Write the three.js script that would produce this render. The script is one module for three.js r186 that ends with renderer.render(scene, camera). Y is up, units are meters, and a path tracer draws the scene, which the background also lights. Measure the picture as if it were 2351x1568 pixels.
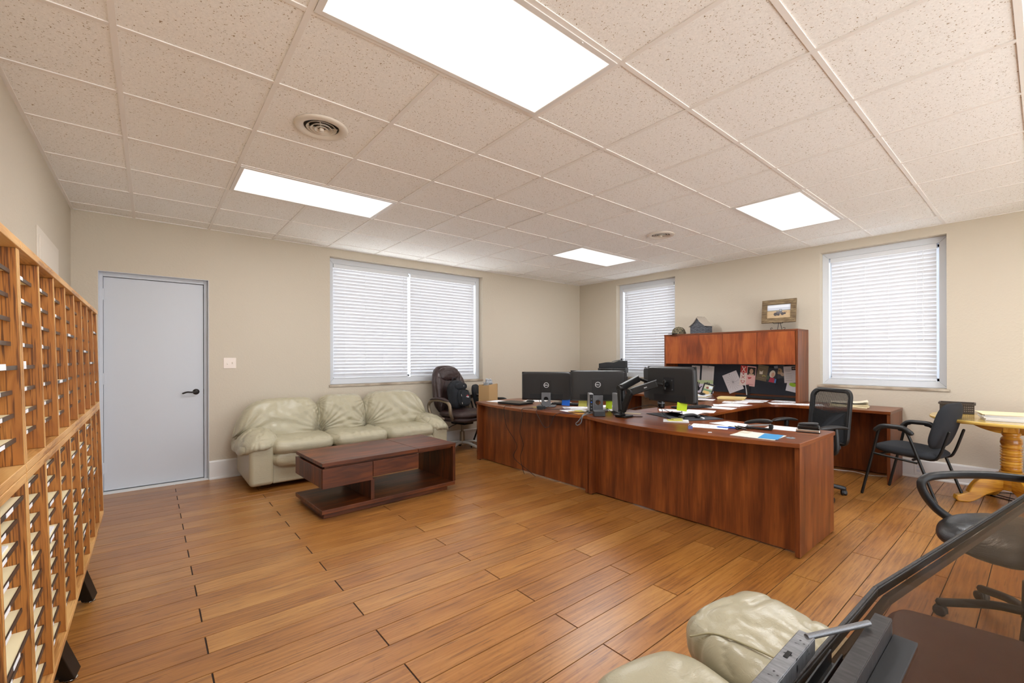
import * as THREE from 'three';
import { RoundedBoxGeometry } from 'three/addons/geometries/RoundedBoxGeometry.js';
import { mergeGeometries, mergeVertices, toCreasedNormals } from 'three/addons/utils/BufferGeometryUtils.js';
import { RectAreaLightUniformsLib } from 'three/addons/lights/RectAreaLightUniformsLib.js';
import { FontLoader } from 'three/addons/loaders/FontLoader.js';
import { TextGeometry } from 'three/addons/geometries/TextGeometry.js';

// ---------------------------------------------------------------- camera, sky, exposure
const scene = new THREE.Scene();
const W = 2351, H = 1568, FOCAL = 1013.356;
const camera = new THREE.PerspectiveCamera(2 * Math.atan(H / 2 / FOCAL) * 180 / Math.PI, W / H, 0.05, 200);
const EYE = 1.306, YAW = 0.69784;
camera.position.set(0.1153, EYE, 2.5089);
camera.rotation.order = 'YXZ';
camera.rotation.set(0, -YAW, -0.00235);
camera.setViewOffset(W, H, W / 2 - 1193.33, H / 2 - 822.1, W, H);   // shifted lens: verticals stay upright
scene.background = new THREE.Color().setRGB(3.6, 3.9, 4.3);            // overcast daylight outside
const renderer = new THREE.WebGLRenderer({ antialias: true });
renderer.toneMapping = THREE.LinearToneMapping;
renderer.toneMappingExposure = 1.1;
renderer.shadowMap.enabled = true;
RectAreaLightUniformsLib.init();
const sun = new THREE.DirectionalLight(new THREE.Color(0.98, 0.99, 1.0), 31);      // high sun over the blind side wall: it lights the ground outside, not the room
sun.position.set(-30, 34, -4); sun.castShadow = true; sun.shadow.mapSize.set(2048, 2048); Object.assign(sun.shadow.camera, { left: -20, right: 20, top: 20, bottom: -20, near: 1, far: 120 }); scene.add(sun, sun.target);
const PANEL_NITS = 18;                                                  // brightness of the ceiling panels
const ZA = -3.31, XB = 6.515, XL = -0.445, ZF = 4.75, CEIL = 2.701, U = 0.6096;

// ---------------------------------------------------------------- helpers
let seedState = 20240;
function rnd() { seedState = (seedState * 1664525 + 1013904223) >>> 0; return seedState / 4294967296; }
const rr = (a, b) => a + (b - a) * rnd();
const used = {};
function numbered(n) { if (!(n in used)) { used[n] = 0; return n; } used[n]++; return n + '_' + String(used[n]).padStart(3, '0'); }
function tag(o, label, category, group) { o.userData.label = label; o.userData.category = category; if (group) o.userData.group = group; return o; }
function thing(name, label, category, [x, y, z] = [0, 0, 0], turn = 0, group) {
  const g = new THREE.Group(); g.name = numbered(name); g.position.set(x, y, z); g.rotation.y = turn; scene.add(g);
  return tag(g, label, category, group);
}
function part(parent, name, geo, mat, [x, y, z] = [0, 0, 0], rot, label) {
  const m = new THREE.Mesh(geo, mat); m.name = name; m.position.set(x, y, z); if (rot) m.rotation.set(...rot);
  m.castShadow = m.receiveShadow = true; parent.add(m); if (label) m.userData.label = label; return m;
}
function one(name, label, category, geo, mat, pos, rot, group) { return tag(part(scene, numbered(name), geo, mat, pos, rot), label, category, group); }
function struct(name, geo, mat, pos) { const m = part(scene, numbered(name), geo, mat, pos); m.userData.kind = 'structure'; return m; }
function structGroup(name, pos = [0, 0, 0]) { const g = new THREE.Group(); g.name = numbered(name); g.position.set(...pos); g.userData.kind = 'structure'; scene.add(g); return g; }

// uv in metres from position; u runs along the grain axis
function uvm(geo, grain = 'x', off = 0) {
  const g = geo.index ? geo.toNonIndexed() : geo; const p = g.attributes.position, uv = new Float32Array(p.count * 2);
  if (!g.attributes.normal) g.computeVertexNormals();
  const a = new THREE.Vector3(), b = new THREE.Vector3(), c = new THREE.Vector3(), ga = 'xyz'.indexOf(grain);
  for (let i = 0; i < p.count; i += 3) {
    a.fromBufferAttribute(p, i); b.fromBufferAttribute(p, i + 1); c.fromBufferAttribute(p, i + 2);
    const n = b.clone().sub(a).cross(c.clone().sub(a)); const k = [Math.abs(n.x), Math.abs(n.y), Math.abs(n.z)];
    const d = k[0] > k[1] ? (k[0] > k[2] ? 0 : 2) : (k[1] > k[2] ? 1 : 2);
    let ua, va; if (d === ga) { ua = (d + 1) % 3; va = (d + 2) % 3; } else { ua = ga; va = 3 - d - ga; }
    [a, b, c].forEach((v, j) => { const q = [v.x, v.y, v.z]; uv[(i + j) * 2] = q[ua] + off; uv[(i + j) * 2 + 1] = q[va] + off * 0.37; });
  }
  g.setAttribute('uv', new THREE.BufferAttribute(uv, 2)); return g;
}
const strip = g => { const o = g.index ? g.toNonIndexed() : g; for (const k of Object.keys(o.attributes)) if (!['position', 'normal', 'uv'].includes(k)) o.deleteAttribute(k); return o; };
const merge = gs => mergeGeometries(gs.map(strip), false);
function rbox(w, h, d, r = 0.003, grain = 'x', seg = 1, off = 0) { return uvm(r > 0 ? new RoundedBoxGeometry(w, h, d, seg, Math.min(r, w / 2.01, h / 2.01, d / 2.01)) : new THREE.BoxGeometry(w, h, d), grain, off); }
function rb(x0, x1, y0, y1, z0, z1, r = 0.003, grain = 'x', off = 0) { return rbox(x1 - x0, y1 - y0, z1 - z0, r, grain, 1, off).translate((x0 + x1) / 2, (y0 + y1) / 2, (z0 + z1) / 2); }
function bx(x0, x1, y0, y1, z0, z1, grain = 'x') { return uvm(new THREE.BoxGeometry(x1 - x0, y1 - y0, z1 - z0).translate((x0 + x1) / 2, (y0 + y1) / 2, (z0 + z1) / 2), grain); }
const V = (x, y, z) => new THREE.Vector3(x, y, z);
function tube(pts, r, seg = 24, rad = 8, closed = false) {
  const c = new THREE.CatmullRomCurve3(pts.map(p => V(...p)), closed, 'catmullrom', 0.5); const g = new THREE.TubeGeometry(c, seg, r, rad, closed);
  if (closed) return strip(g);
  const caps = [0, 1].map(t => { const s = new THREE.SphereGeometry(r * 0.99, rad, 4); const p = c.getPoint(t); return strip(s.translate(p.x, p.y, p.z)); });
  return merge([g, ...caps]);
}
function bar(a, b, w, h, r = 0.003) {   // rectangular bar from a to b
  const A = V(...a), B = V(...b), d = B.clone().sub(A), L = d.length(); const g = uvm(new RoundedBoxGeometry(w, h, L, 1, Math.min(r, w / 2.1, h / 2.1)), 'z');
  const m = new THREE.Matrix4().lookAt(A, B, Math.abs(d.y) > 0.95 * L ? V(1, 0, 0) : V(0, 1, 0)); m.setPosition(A.add(B).multiplyScalar(0.5)); g.applyMatrix4(m); return g;
}
function rod(a, b, r, r2 = r, rad = 12) {
  const A = V(...a), B = V(...b), d = B.clone().sub(A), L = d.length(); const g = new THREE.CylinderGeometry(r2, r, L, rad);
  g.applyQuaternion(new THREE.Quaternion().setFromUnitVectors(V(0, 1, 0), d.normalize())); const c = A.add(B).multiplyScalar(0.5); return strip(g.translate(c.x, c.y, c.z));
}
const lathe = (pts, seg = 32) => strip(new THREE.LatheGeometry(pts.map(p => new THREE.Vector2(...p)), seg));
function extrude(shape, depth, bevel = 0.002, seg = 1, cs = 16) {
  return new THREE.ExtrudeGeometry(shape, { depth, bevelEnabled: bevel > 0, bevelThickness: bevel, bevelSize: bevel, bevelOffset: -bevel, bevelSegments: seg, curveSegments: cs });
}
// horizontal slab from (x, z) outline with top at yTop
function slabXZ(pts, yTop, th, bevel = 0.003, grain = 'z') {
  const s = new THREE.Shape(pts.map(p => new THREE.Vector2(p[0], -p[1])));
  const g = extrude(s, th - 2 * bevel, bevel); g.rotateX(-Math.PI / 2); g.translate(0, yTop - th + bevel, 0); return uvm(g, grain);
}
function shapeOf(pts) { return new THREE.Shape(pts.map(p => new THREE.Vector2(...p))); }
function roundRect(w, h, r) {
  const s = new THREE.Shape(), x = -w / 2, y = -h / 2; s.moveTo(x + r, y); s.lineTo(x + w - r, y); s.absarc(x + w - r, y + r, r, -Math.PI / 2, 0); s.lineTo(x + w, y + h - r); s.absarc(x + w - r, y + h - r, r, 0, Math.PI / 2);
  s.lineTo(x + r, y + h); s.absarc(x + r, y + h - r, r, Math.PI / 2, Math.PI); s.lineTo(x, y + r); s.absarc(x + r, y + r, r, Math.PI, 1.5 * Math.PI); return s;
}

// ---------------------------------------------------------------- noise and textures
function hash(i, j, s) { let h = (i * 374761393 + j * 668265263 + s * 982451653) | 0; h = Math.imul(h ^ (h >>> 13), 1274126177); h ^= h >>> 16; return (h >>> 0) / 4294967296; }
function vn(x, y, px, py, s) {   // value noise, period px, py
  const i = Math.floor(x), j = Math.floor(y), fx = x - i, fy = y - j, u = fx * fx * (3 - 2 * fx), v = fy * fy * (3 - 2 * fy);
  const m = (a, n) => ((a % n) + n) % n, i0 = m(i, px), i1 = m(i + 1, px), j0 = m(j, py), j1 = m(j + 1, py);
  return (hash(i0, j0, s) * (1 - u) + hash(i1, j0, s) * u) * (1 - v) + (hash(i0, j1, s) * (1 - u) + hash(i1, j1, s) * u) * v;
}
function fbm(x, y, px, py, s, oct = 4) { let a = 0, w = 0.5, t = 0; for (let o = 0; o < oct; o++) { a += w * vn(x, y, px, py, s + o * 17); t += w; x *= 2; y *= 2; px *= 2; py *= 2; w *= 0.5; } return a / t; }
function n3(x, y, z, s = 1) {
  const k = Math.floor(z), f = z - k, w = f * f * (3 - 2 * f), P = 4096;
  return vn(x, y, P, P, s + k * 31) * (1 - w) + vn(x, y, P, P, s + (k + 1) * 31) * w;
}
function dataTex(w, h, fn, srgb = true, mx = 1, my = 1) {
  const d = new Uint8Array(w * h * 4); const o = [0, 0, 0];
  for (let j = 0; j < h; j++) for (let i = 0; i < w; i++) { fn(i / w, j / h, o); const k = (j * w + i) * 4; for (let c = 0; c < 3; c++) d[k + c] = Math.max(0, Math.min(255, o[c])); d[k + 3] = 255; }
  const t = new THREE.DataTexture(d, w, h, THREE.RGBAFormat); t.wrapS = t.wrapT = THREE.RepeatWrapping; t.magFilter = THREE.LinearFilter; t.minFilter = THREE.LinearMipmapLinearFilter; t.generateMipmaps = true;
  if (srgb) t.colorSpace = THREE.SRGBColorSpace; t.repeat.set(1 / mx, 1 / my); t.needsUpdate = true; return t;
}
const mixc = (a, b, t, o) => { t = Math.max(0, Math.min(1, t)); for (let c = 0; c < 3; c++) o[c] = a[c] + (b[c] - a[c]) * t; };
function canvasTex(w, h, draw) {
  const c = document.createElement('canvas'); c.width = w; c.height = h; const g = c.getContext('2d'); draw(g, w, h);
  const t = new THREE.CanvasTexture(c); t.colorSpace = THREE.SRGBColorSpace; t.magFilter = THREE.LinearFilter; return t;
}
const std = o => new THREE.MeshStandardMaterial(o), phys = o => new THREE.MeshPhysicalMaterial(o);
const C = (r, g, b) => new THREE.Color(r / 255, g / 255, b / 255).convertSRGBToLinear();

function woodTex(w, h, mx, my, light, mid, dark, o = {}) {
  const { fl = 3, fv = 26, blot = 0.35, pore = 0.5, seed = 1, figure = 0.5 } = o;
  return dataTex(w, h, (u, v, c) => {
    const warp = fbm(u * 4, v * 4, 4, 4, seed + 3, 3) - 0.5;
    const g = fbm(u * fl, v * fv + warp * figure * 6, fl, fv, seed, 4);
    const fine = fbm(u * fl * 4, v * fv * 6, fl * 4, fv * 6, seed + 9, 2);
    const b = fbm(u * 3, v * 3, 3, 3, seed + 5, 3);
    let t = g * 0.75 + fine * 0.25 + (b - 0.5) * blot; t = (t - 0.5) * 1.9 + 0.5;
    if (t < 0.5) mixc(dark, mid, t * 2, c); else mixc(mid, light, t * 2 - 1, c);
    const po = fbm(u * fl * 6, v * fv * 4, fl * 6, fv * 4, seed + 23, 1);
    if (po > 0.78) mixc([...c], dark, (po - 0.78) * 4 * pore, c);
  }, true, mx, my);
}
// hickory floor: long grain, cathedral figure and mineral streaks
function plankTex(seed) {
  return dataTex(1024, 256, (u, v, c) => {
    const warp = fbm(u * 7, v * 2, 7, 2, seed, 4), fig = fbm(u * 22, v * 9, 22, 9, seed + 6, 3);
    const ring = Math.abs(((v * 7 + warp * 8 + fig * 0.7) % 1) - 0.5) * 2;
    const g = fbm(u * 10, v * 60, 10, 60, seed + 1, 3), big = fbm(u * 6, v * 2, 6, 2, seed + 2, 3), st = fbm(u * 14, v * 90, 14, 90, seed + 4, 2);
    let t = 0.52 + (g - 0.5) * 0.8 + (big - 0.5) * 0.6 - (ring > 0.8 ? (ring - 0.8) * 0.55 : 0);
    if (t < 0.5) mixc([126, 80, 36], [164, 112, 54], t * 2, c); else mixc([164, 112, 54], [188, 138, 76], t * 2 - 1, c);
    if (st > 0.68) mixc([...c], [84, 50, 26], (st - 0.68) * 2.6, c);
  }, true, 1.9, 0.475);
}
const bumpGrain = dataTex(512, 256, (u, v, c) => { const g = fbm(u * 6, v * 40, 6, 40, 77, 4) * 0.6 + fbm(u * 5, v * 3, 5, 3, 78, 2) * 0.4; c[0] = c[1] = c[2] = g * 255; }, false, 0.9, 0.45);
const leatherBump = dataTex(512, 512, (u, v, c) => { const a = Math.abs(fbm(u * 60, v * 60, 60, 60, 5, 3) - 0.5) * 2, b = fbm(u * 9, v * 9, 9, 9, 6, 4), r = Math.abs(fbm(u * 6, v * 14, 6, 14, 16, 3) - 0.5) * 2; c[0] = c[1] = c[2] = 255 * (0.35 * a + 0.35 * b + 0.3 * Math.min(1, r * 2.2)); }, false, 0.32, 0.32);
const peelBump = dataTex(512, 512, (u, v, c) => { const a = fbm(u * 70, v * 70, 70, 70, 15, 3); c[0] = c[1] = c[2] = 255 * Math.max(0, Math.min(1, (a - 0.4) * 3)); }, false, 0.9, 0.9);
const fabricBump = dataTex(256, 256, (u, v, c) => { const a = 0.5 + 0.25 * Math.sin(u * 2 * Math.PI * 64) + 0.25 * Math.sin(v * 2 * Math.PI * 64); c[0] = c[1] = c[2] = 255 * a; }, false, 0.12, 0.12);
// ---------------------------------------------------------------- materials
const M = {};
M.wall = std({ color: C(205, 194, 176), roughness: 0.62, bumpMap: peelBump, bumpScale: 0.0005 });
M.white = std({ color: C(232, 231, 229), roughness: 0.4 });
M.doorPaint = std({ color: C(208, 212, 219), roughness: 0.42 });
M.frameWhite = std({ color: C(216, 220, 226), roughness: 0.4 });
M.slat = phys({ color: C(228, 230, 235), roughness: 0.6, transmission: 0.03, thickness: 0 });
M.slatRail = std({ color: C(226, 229, 234), roughness: 0.45 });
M.cord = std({ color: C(228, 230, 232), roughness: 0.8 });
M.glass = phys({ color: 0xffffff, roughness: 0.0, transmission: 1, thickness: 0, ior: 1.5 });
M.tileA = std({ color: 0xffffff, roughness: 0.95 });
const tileSpeck = (u, v, s) => {        // short wormholes and pin holes
  const a = fbm(u * 96, v * 96, 96, 96, s + 3, 2), b = vn(u * 200, v * 200, 200, 200, s + 8); let k = 0;
  if (a > 0.785) k = Math.min(1, (a - 0.785) * 20); if (b > 0.968) k = Math.max(k, (b - 0.968) * 16); return k;
};
const tileMap = s => dataTex(1024, 1024, (u, v, c) => {
  const base = 247 + (fbm(u * 120, v * 120, 120, 120, s, 2) - 0.5) * 18;
  mixc([base, base * 0.995, base * 0.985], [168, 150, 128], tileSpeck(u, v, s), c);
}, true, 0.61, 0.61);
const tileBump = dataTex(512, 512, (u, v, c) => { c[0] = c[1] = c[2] = 220 - 190 * tileSpeck(u, v, 40); }, false, 0.61, 0.61);
M.tiles = [40, 140].map(s => std({ map: tileMap(s), roughness: 0.95, bumpMap: tileBump, bumpScale: 0.0012 }));
M.grid = std({ color: C(240, 236, 232), roughness: 0.5 });
M.plenum = std({ color: C(60, 52, 44), roughness: 0.9 });
M.lens = std({ color: C(240, 242, 246), roughness: 0.5, emissive: new THREE.Color(1, 1, 1), emissiveIntensity: 0.74 });
M.fixture = std({ color: C(232, 230, 228), roughness: 0.45 });
M.ventWhite = std({ color: C(222, 213, 200), roughness: 0.5 });
M.duct = std({ color: C(150, 148, 142), roughness: 0.5, metalness: 0.6 });
M.dark = std({ color: C(16, 13, 12), roughness: 0.9 });
const pk = [plankTex(11), plankTex(57), plankTex(93)];
M.planks = []; for (const t of pk) for (const c of [[255, 255, 255], [243, 234, 222], [250, 243, 230]]) M.planks.push(phys({ map: t, color: C(...c), roughness: 0.36, clearcoat: 0.3, clearcoatRoughness: 0.25, bumpMap: bumpGrain, bumpScale: 0.0005 }));
M.joint = std({ color: C(44, 28, 20), roughness: 0.8 });
const cherry = woodTex(1024, 1024, 1.3, 0.9, [140, 76, 31], [114, 57, 23], [87, 41, 17], { fl: 3, fv: 26, blot: 0.55, pore: 0.3, seed: 31, figure: 0.12 });
const cherryWarm = woodTex(512, 512, 0.9, 0.6, [164, 86, 36], [140, 66, 26], [108, 48, 20], { fl: 2, fv: 12, blot: 0.6, pore: 0.3, seed: 131, figure: 0.35 });
M.cherry = std({ map: cherry, roughness: 0.36 });
M.cherryTop = std({ map: cherry, roughness: 0.28 });
M.cherryDoor = std({ map: cherryWarm, roughness: 0.38 });
const merlot = woodTex(512, 512, 1.0, 0.5, [124, 64, 20], [96, 46, 13], [64, 29, 8], { fl: 2, fv: 16, blot: 0.5, seed: 61 });
M.merlot = std({ map: merlot, roughness: 0.42 });
const oak = dataTex(1024, 512, (u, v, c) => {       // red oak: even amber ground, short dark pores in cathedral bands
  const w = fbm(u * 3, v * 5, 3, 5, 72, 3), g = fbm(u * 4, v * 34 + w * 9, 4, 34, 71, 3), p = fbm(u * 9, v * 120, 9, 120, 75, 2), band = fbm(u * 2, v * 14 + w * 6, 2, 14, 77, 2);
  mixc([150, 88, 32], [192, 126, 56], 0.5 + (g - 0.5) * 1.3, c); const k = Math.max(0, p + (band - 0.5) * 0.25 - 0.57) * 4.0; mixc([...c], [80, 42, 14], Math.min(0.75, k), c);
}, true, 0.8, 0.3);
const oakPale = woodTex(512, 256, 0.8, 0.3, [226, 180, 116], [208, 156, 92], [150, 98, 50], { fl: 2, fv: 16, blot: 0.3, pore: 0.6, seed: 81, figure: 0.8 });
M.oak = std({ map: oak, roughness: 0.42 }); M.oakPale = std({ map: oakPale, roughness: 0.4 });
const gold = woodTex(512, 256, 0.8, 0.4, [226, 172, 66], [206, 146, 44], [160, 98, 26], { fl: 2, fv: 12, blot: 0.3, seed: 91 });
M.gold = phys({ map: gold, roughness: 0.25, clearcoat: 0.4, clearcoatRoughness: 0.15 });
M.goldTop = phys({ color: C(208, 174, 92), roughness: 0.2, clearcoat: 0.4, clearcoatRoughness: 0.12 });
M.leather = phys({ color: C(180, 172, 146), roughness: 0.3, bumpMap: leatherBump, bumpScale: 0.0018 });
M.leatherSoft = phys({ color: C(160, 153, 130), roughness: 0.3, bumpMap: leatherBump, bumpScale: 0.0009 });
M.brownLeather = phys({ color: C(58, 42, 40), roughness: 0.34, bumpMap: leatherBump, bumpScale: 0.003 });
M.blackVinyl = phys({ color: C(30, 29, 29), roughness: 0.34, bumpMap: leatherBump, bumpScale: 0.0012 });
M.black = std({ color: C(30, 30, 31), roughness: 0.45 });
M.blackMatte = std({ color: C(26, 27, 29), roughness: 0.7 });
M.blackGloss = std({ color: C(20, 20, 21), roughness: 0.18 });
M.blackFabric = std({ color: C(34, 37, 42), roughness: 0.95, bumpMap: fabricBump, bumpScale: 0.0006 });
M.blackMetal = std({ color: C(28, 27, 26), roughness: 0.42, metalness: 0.3 });
M.chrome = std({ color: C(210, 208, 204), roughness: 0.15, metalness: 1 });
M.pewter = std({ color: C(172, 167, 160), roughness: 0.4, metalness: 0.35 });
M.bronze = std({ color: C(140, 124, 104), roughness: 0.45, metalness: 0.6 });
M.grey = std({ color: C(112, 114, 118), roughness: 0.5 });
M.silver = std({ color: C(168, 170, 172), roughness: 0.4, metalness: 0.4 });
M.screenBack = std({ color: C(38, 38, 39), roughness: 0.42 });
M.tack = std({ color: C(46, 49, 57), roughness: 0.95, bumpMap: fabricBump, bumpScale: 0.0004 });
M.paper = std({ color: C(236, 237, 240), roughness: 0.8 });
M.manila = std({ color: C(238, 214, 150), roughness: 0.8 });
M.manilaPale = std({ color: C(240, 226, 186), roughness: 0.8 });
M.kraft = std({ color: C(196, 160, 112), roughness: 0.85 });
M.lime = std({ color: C(196, 224, 40), roughness: 0.8 });
M.yellow = std({ color: C(230, 226, 120), roughness: 0.8 });
M.blueTape = std({ color: C(28, 104, 214), roughness: 0.7 });
M.stone = std({ map: dataTex(256, 64, (u, v, c) => { const t = fbm(u * 8, v * 4, 8, 4, 201, 4); mixc([150, 132, 112], [204, 192, 174], t * 1.6 - 0.3, c); }, true, 0.8, 0.2), roughness: 0.4 });
M.steel = std({ color: C(150, 150, 152), roughness: 0.42, metalness: 0.75, map: dataTex(256, 256, (u, v, c) => { const t = fbm(u * 30, v * 6, 30, 6, 301, 3), s = fbm(u * 7, v * 7, 7, 7, 302, 3); const k = 200 + (t - 0.5) * 70; mixc([k, k, k], [48, 44, 46], (s - 0.74) * 20, c); }, true, 0.12, 0.12) });
M.darkSteel = std({ color: C(70, 68, 68), roughness: 0.5, metalness: 0.5, map: dataTex(256, 256, (u, v, c) => { const t = fbm(u * 24, v * 8, 24, 8, 311, 3); const k = 150 + t * 110; c[0] = k; c[1] = k * 0.98; c[2] = k * 0.97; }, true, 0.15, 0.15) });
// ---------------------------------------------------------------- room shell
const TH = 0.26, WH = 2.95;
struct('ground', bx(-40, 60, -0.5, -0.2, -60, 60), std({ color: C(198, 196, 190), roughness: 0.9 }));
struct('wall_back', merge([
  bx(XL - TH, -0.262, -0.1, WH, ZA - TH, ZA), bx(-0.262, 0.606, 2.155, WH, ZA - TH, ZA), bx(0.606, 1.865, -0.1, WH, ZA - TH, ZA),
  bx(1.865, 4.219, -0.1, 0.943, ZA - TH, ZA), bx(1.865, 4.219, 2.602, WH, ZA - TH, ZA), bx(4.219, XB + TH, -0.1, WH, ZA - TH, ZA), bx(-0.262, 0.606, -0.1, -0.008, ZA - TH, ZA)]), M.wall);
struct('wall_right', merge([
  bx(XB, XB + TH, -0.1, WH, ZA, -2.43), bx(XB, XB + TH, -0.1, 0.943, -2.43, -1.28), bx(XB, XB + TH, 2.602, WH, -2.43, -1.28),
  bx(XB, XB + TH, -0.1, WH, -1.28, 0.70), bx(XB, XB + TH, -0.1, 0.943, 0.70, 1.84), bx(XB, XB + TH, 2.602, WH, 0.70, 1.84), bx(XB, XB + TH, -0.1, WH, 1.84, ZF + TH)]), M.wall);
struct('wall_left', bx(XL - TH, XL, -0.1, WH, ZA, ZF + TH), M.wall);
struct('wall_front', merge([bx(XL, 0.3, -0.1, WH, ZF, ZF + TH), bx(5.1, XB, -0.1, WH, ZF, ZF + TH), bx(0.3, 5.1, -0.1, 0.1, ZF, ZF + TH), bx(0.3, 5.1, 2.6, WH, ZF, ZF + TH)]), M.wall);
{ // storefront glazing behind the photographer: the daylight that lifts the ceiling and the near faces
  const g = structGroup('window_4', [0.3, 0, ZF]); const w = 4.8;
  for (let k = 0; k < 4; k++) part(g, 'pane', bx(k * 1.2 + 0.03, k * 1.2 + 1.17, 0.15, 2.55, 0.12, 0.124), M.glass);
  for (let k = 0; k < 5; k++) part(g, 'mullion', rb(k * 1.2 - 0.03 + (k === 0 ? 0.03 : 0) - (k === 4 ? 0.03 : 0), k * 1.2 + 0.03 + (k === 0 ? 0.03 : 0) - (k === 4 ? 0.03 : 0), 0.1, 2.6, 0.09, 0.15, 0.002, 'y'), M.frameWhite);
  for (const y of [0.1, 2.55]) part(g, 'rail', rb(0, w, y, y + 0.05, 0.09, 0.15, 0.002), M.frameWhite);
}
struct('roof', bx(XL - TH, XB + TH, WH, WH + 0.2, ZA - TH, ZF + TH), M.plenum);

// floor: planks along x, butt joints staggered row by row
{
  const fl = structGroup('floor');
  part(fl, 'subfloor', bx(XL, XB, -0.1, -0.0045, ZA, ZF), M.joint);
  const PW = 0.1548, PL = 1.388, b = 0.0005, geos = {};
  const mk = (L, Wd, o) => {
    const key = L.toFixed(3) + '|' + Wd.toFixed(3) + '|' + o; if (geos[key]) return geos[key];
    const x = L / 2 - 0.0032, z = Wd / 2 - 0.0021, P = [[-x, -z], [x, -z], [x, z], [-x, z]], Q = P.map(([a, c]) => [a - Math.sign(a) * b * 1.4, c - Math.sign(c) * b]), pos = [];
    const q = (a, c, d, e) => pos.push(...a, ...c, ...d, ...a, ...d, ...e);
    const T = i => [Q[i % 4][0], 0, Q[i % 4][1]], B = i => [P[i % 4][0], -b, P[i % 4][1]], D = i => [P[i % 4][0], -0.009, P[i % 4][1]];
    q(T(3), T(2), T(1), T(0)); for (let i = 0; i < 4; i++) { q(B(i), T(i), T(i + 1), B(i + 1)); q(D(i), B(i), B(i + 1), D(i + 1)); }
    q(D(0), D(1), D(2), D(3));
    const g = new THREE.BufferGeometry(); g.setAttribute('position', new THREE.Float32BufferAttribute(pos, 3)); g.computeVertexNormals();
    return geos[key] = uvm(g, 'x', o * 0.61);
  };
  const far = [];
  for (let r = -22; r <= 31; r++) {
    const zc = 0.045 + PW * r; let z0 = Math.max(zc - PW / 2, ZA), z1 = Math.min(zc + PW / 2, ZF); if (z1 - z0 < 0.01) continue;
    const ph = (((r % 2) + 2) % 2 === 0) ? 0.312 : 0.948;
    for (let k = -1; k < 6; k++) {
      const x0 = Math.max(XL, ph + PL * (k - 1)), x1 = Math.min(XB, ph + PL * k); if (x1 - x0 < 0.01) continue;
      const o = Math.floor(rnd() * 5), mi = Math.floor(rnd() * M.planks.length), g = mk(x1 - x0, z1 - z0, o), p = [(x0 + x1) / 2, 0, (z0 + z1) / 2];
      if (zc > 2.75) far.push(g.clone().translate(...p)); else part(fl, 'plank', g, M.planks[mi], p);
    }
  }
  const st = part(fl, 'plank_field', merge(far), M.planks[0]); st.userData.kind = 'stuff';
}
// baseboards
{
  const prof = (L) => { const s = shapeOf([[0, 0], [0.034, 0], [0.034, 0.012], [0.02, 0.022], [0.02, 0.185], [0.012, 0.2], [0, 0.2]]); return uvm(extrude(s, L, 0), 'z'); };
  const A = prof(XB - 0.606).rotateY(-Math.PI / 2); A.scale(1, 1, 1); // runs along -x, thickness towards +z
  struct('baseboard_back', A.translate(XB, 0, 0).translate(0, 0, 0), M.white, [0, 0, ZA]);
  const Bg = prof(ZF - ZA).rotateY(Math.PI); struct('baseboard_right', Bg, M.white, [XB, 0, ZF]);
  struct('baseboard_left', prof(ZF - ZA), M.white, [XL, 0, ZA]);
}
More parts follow.
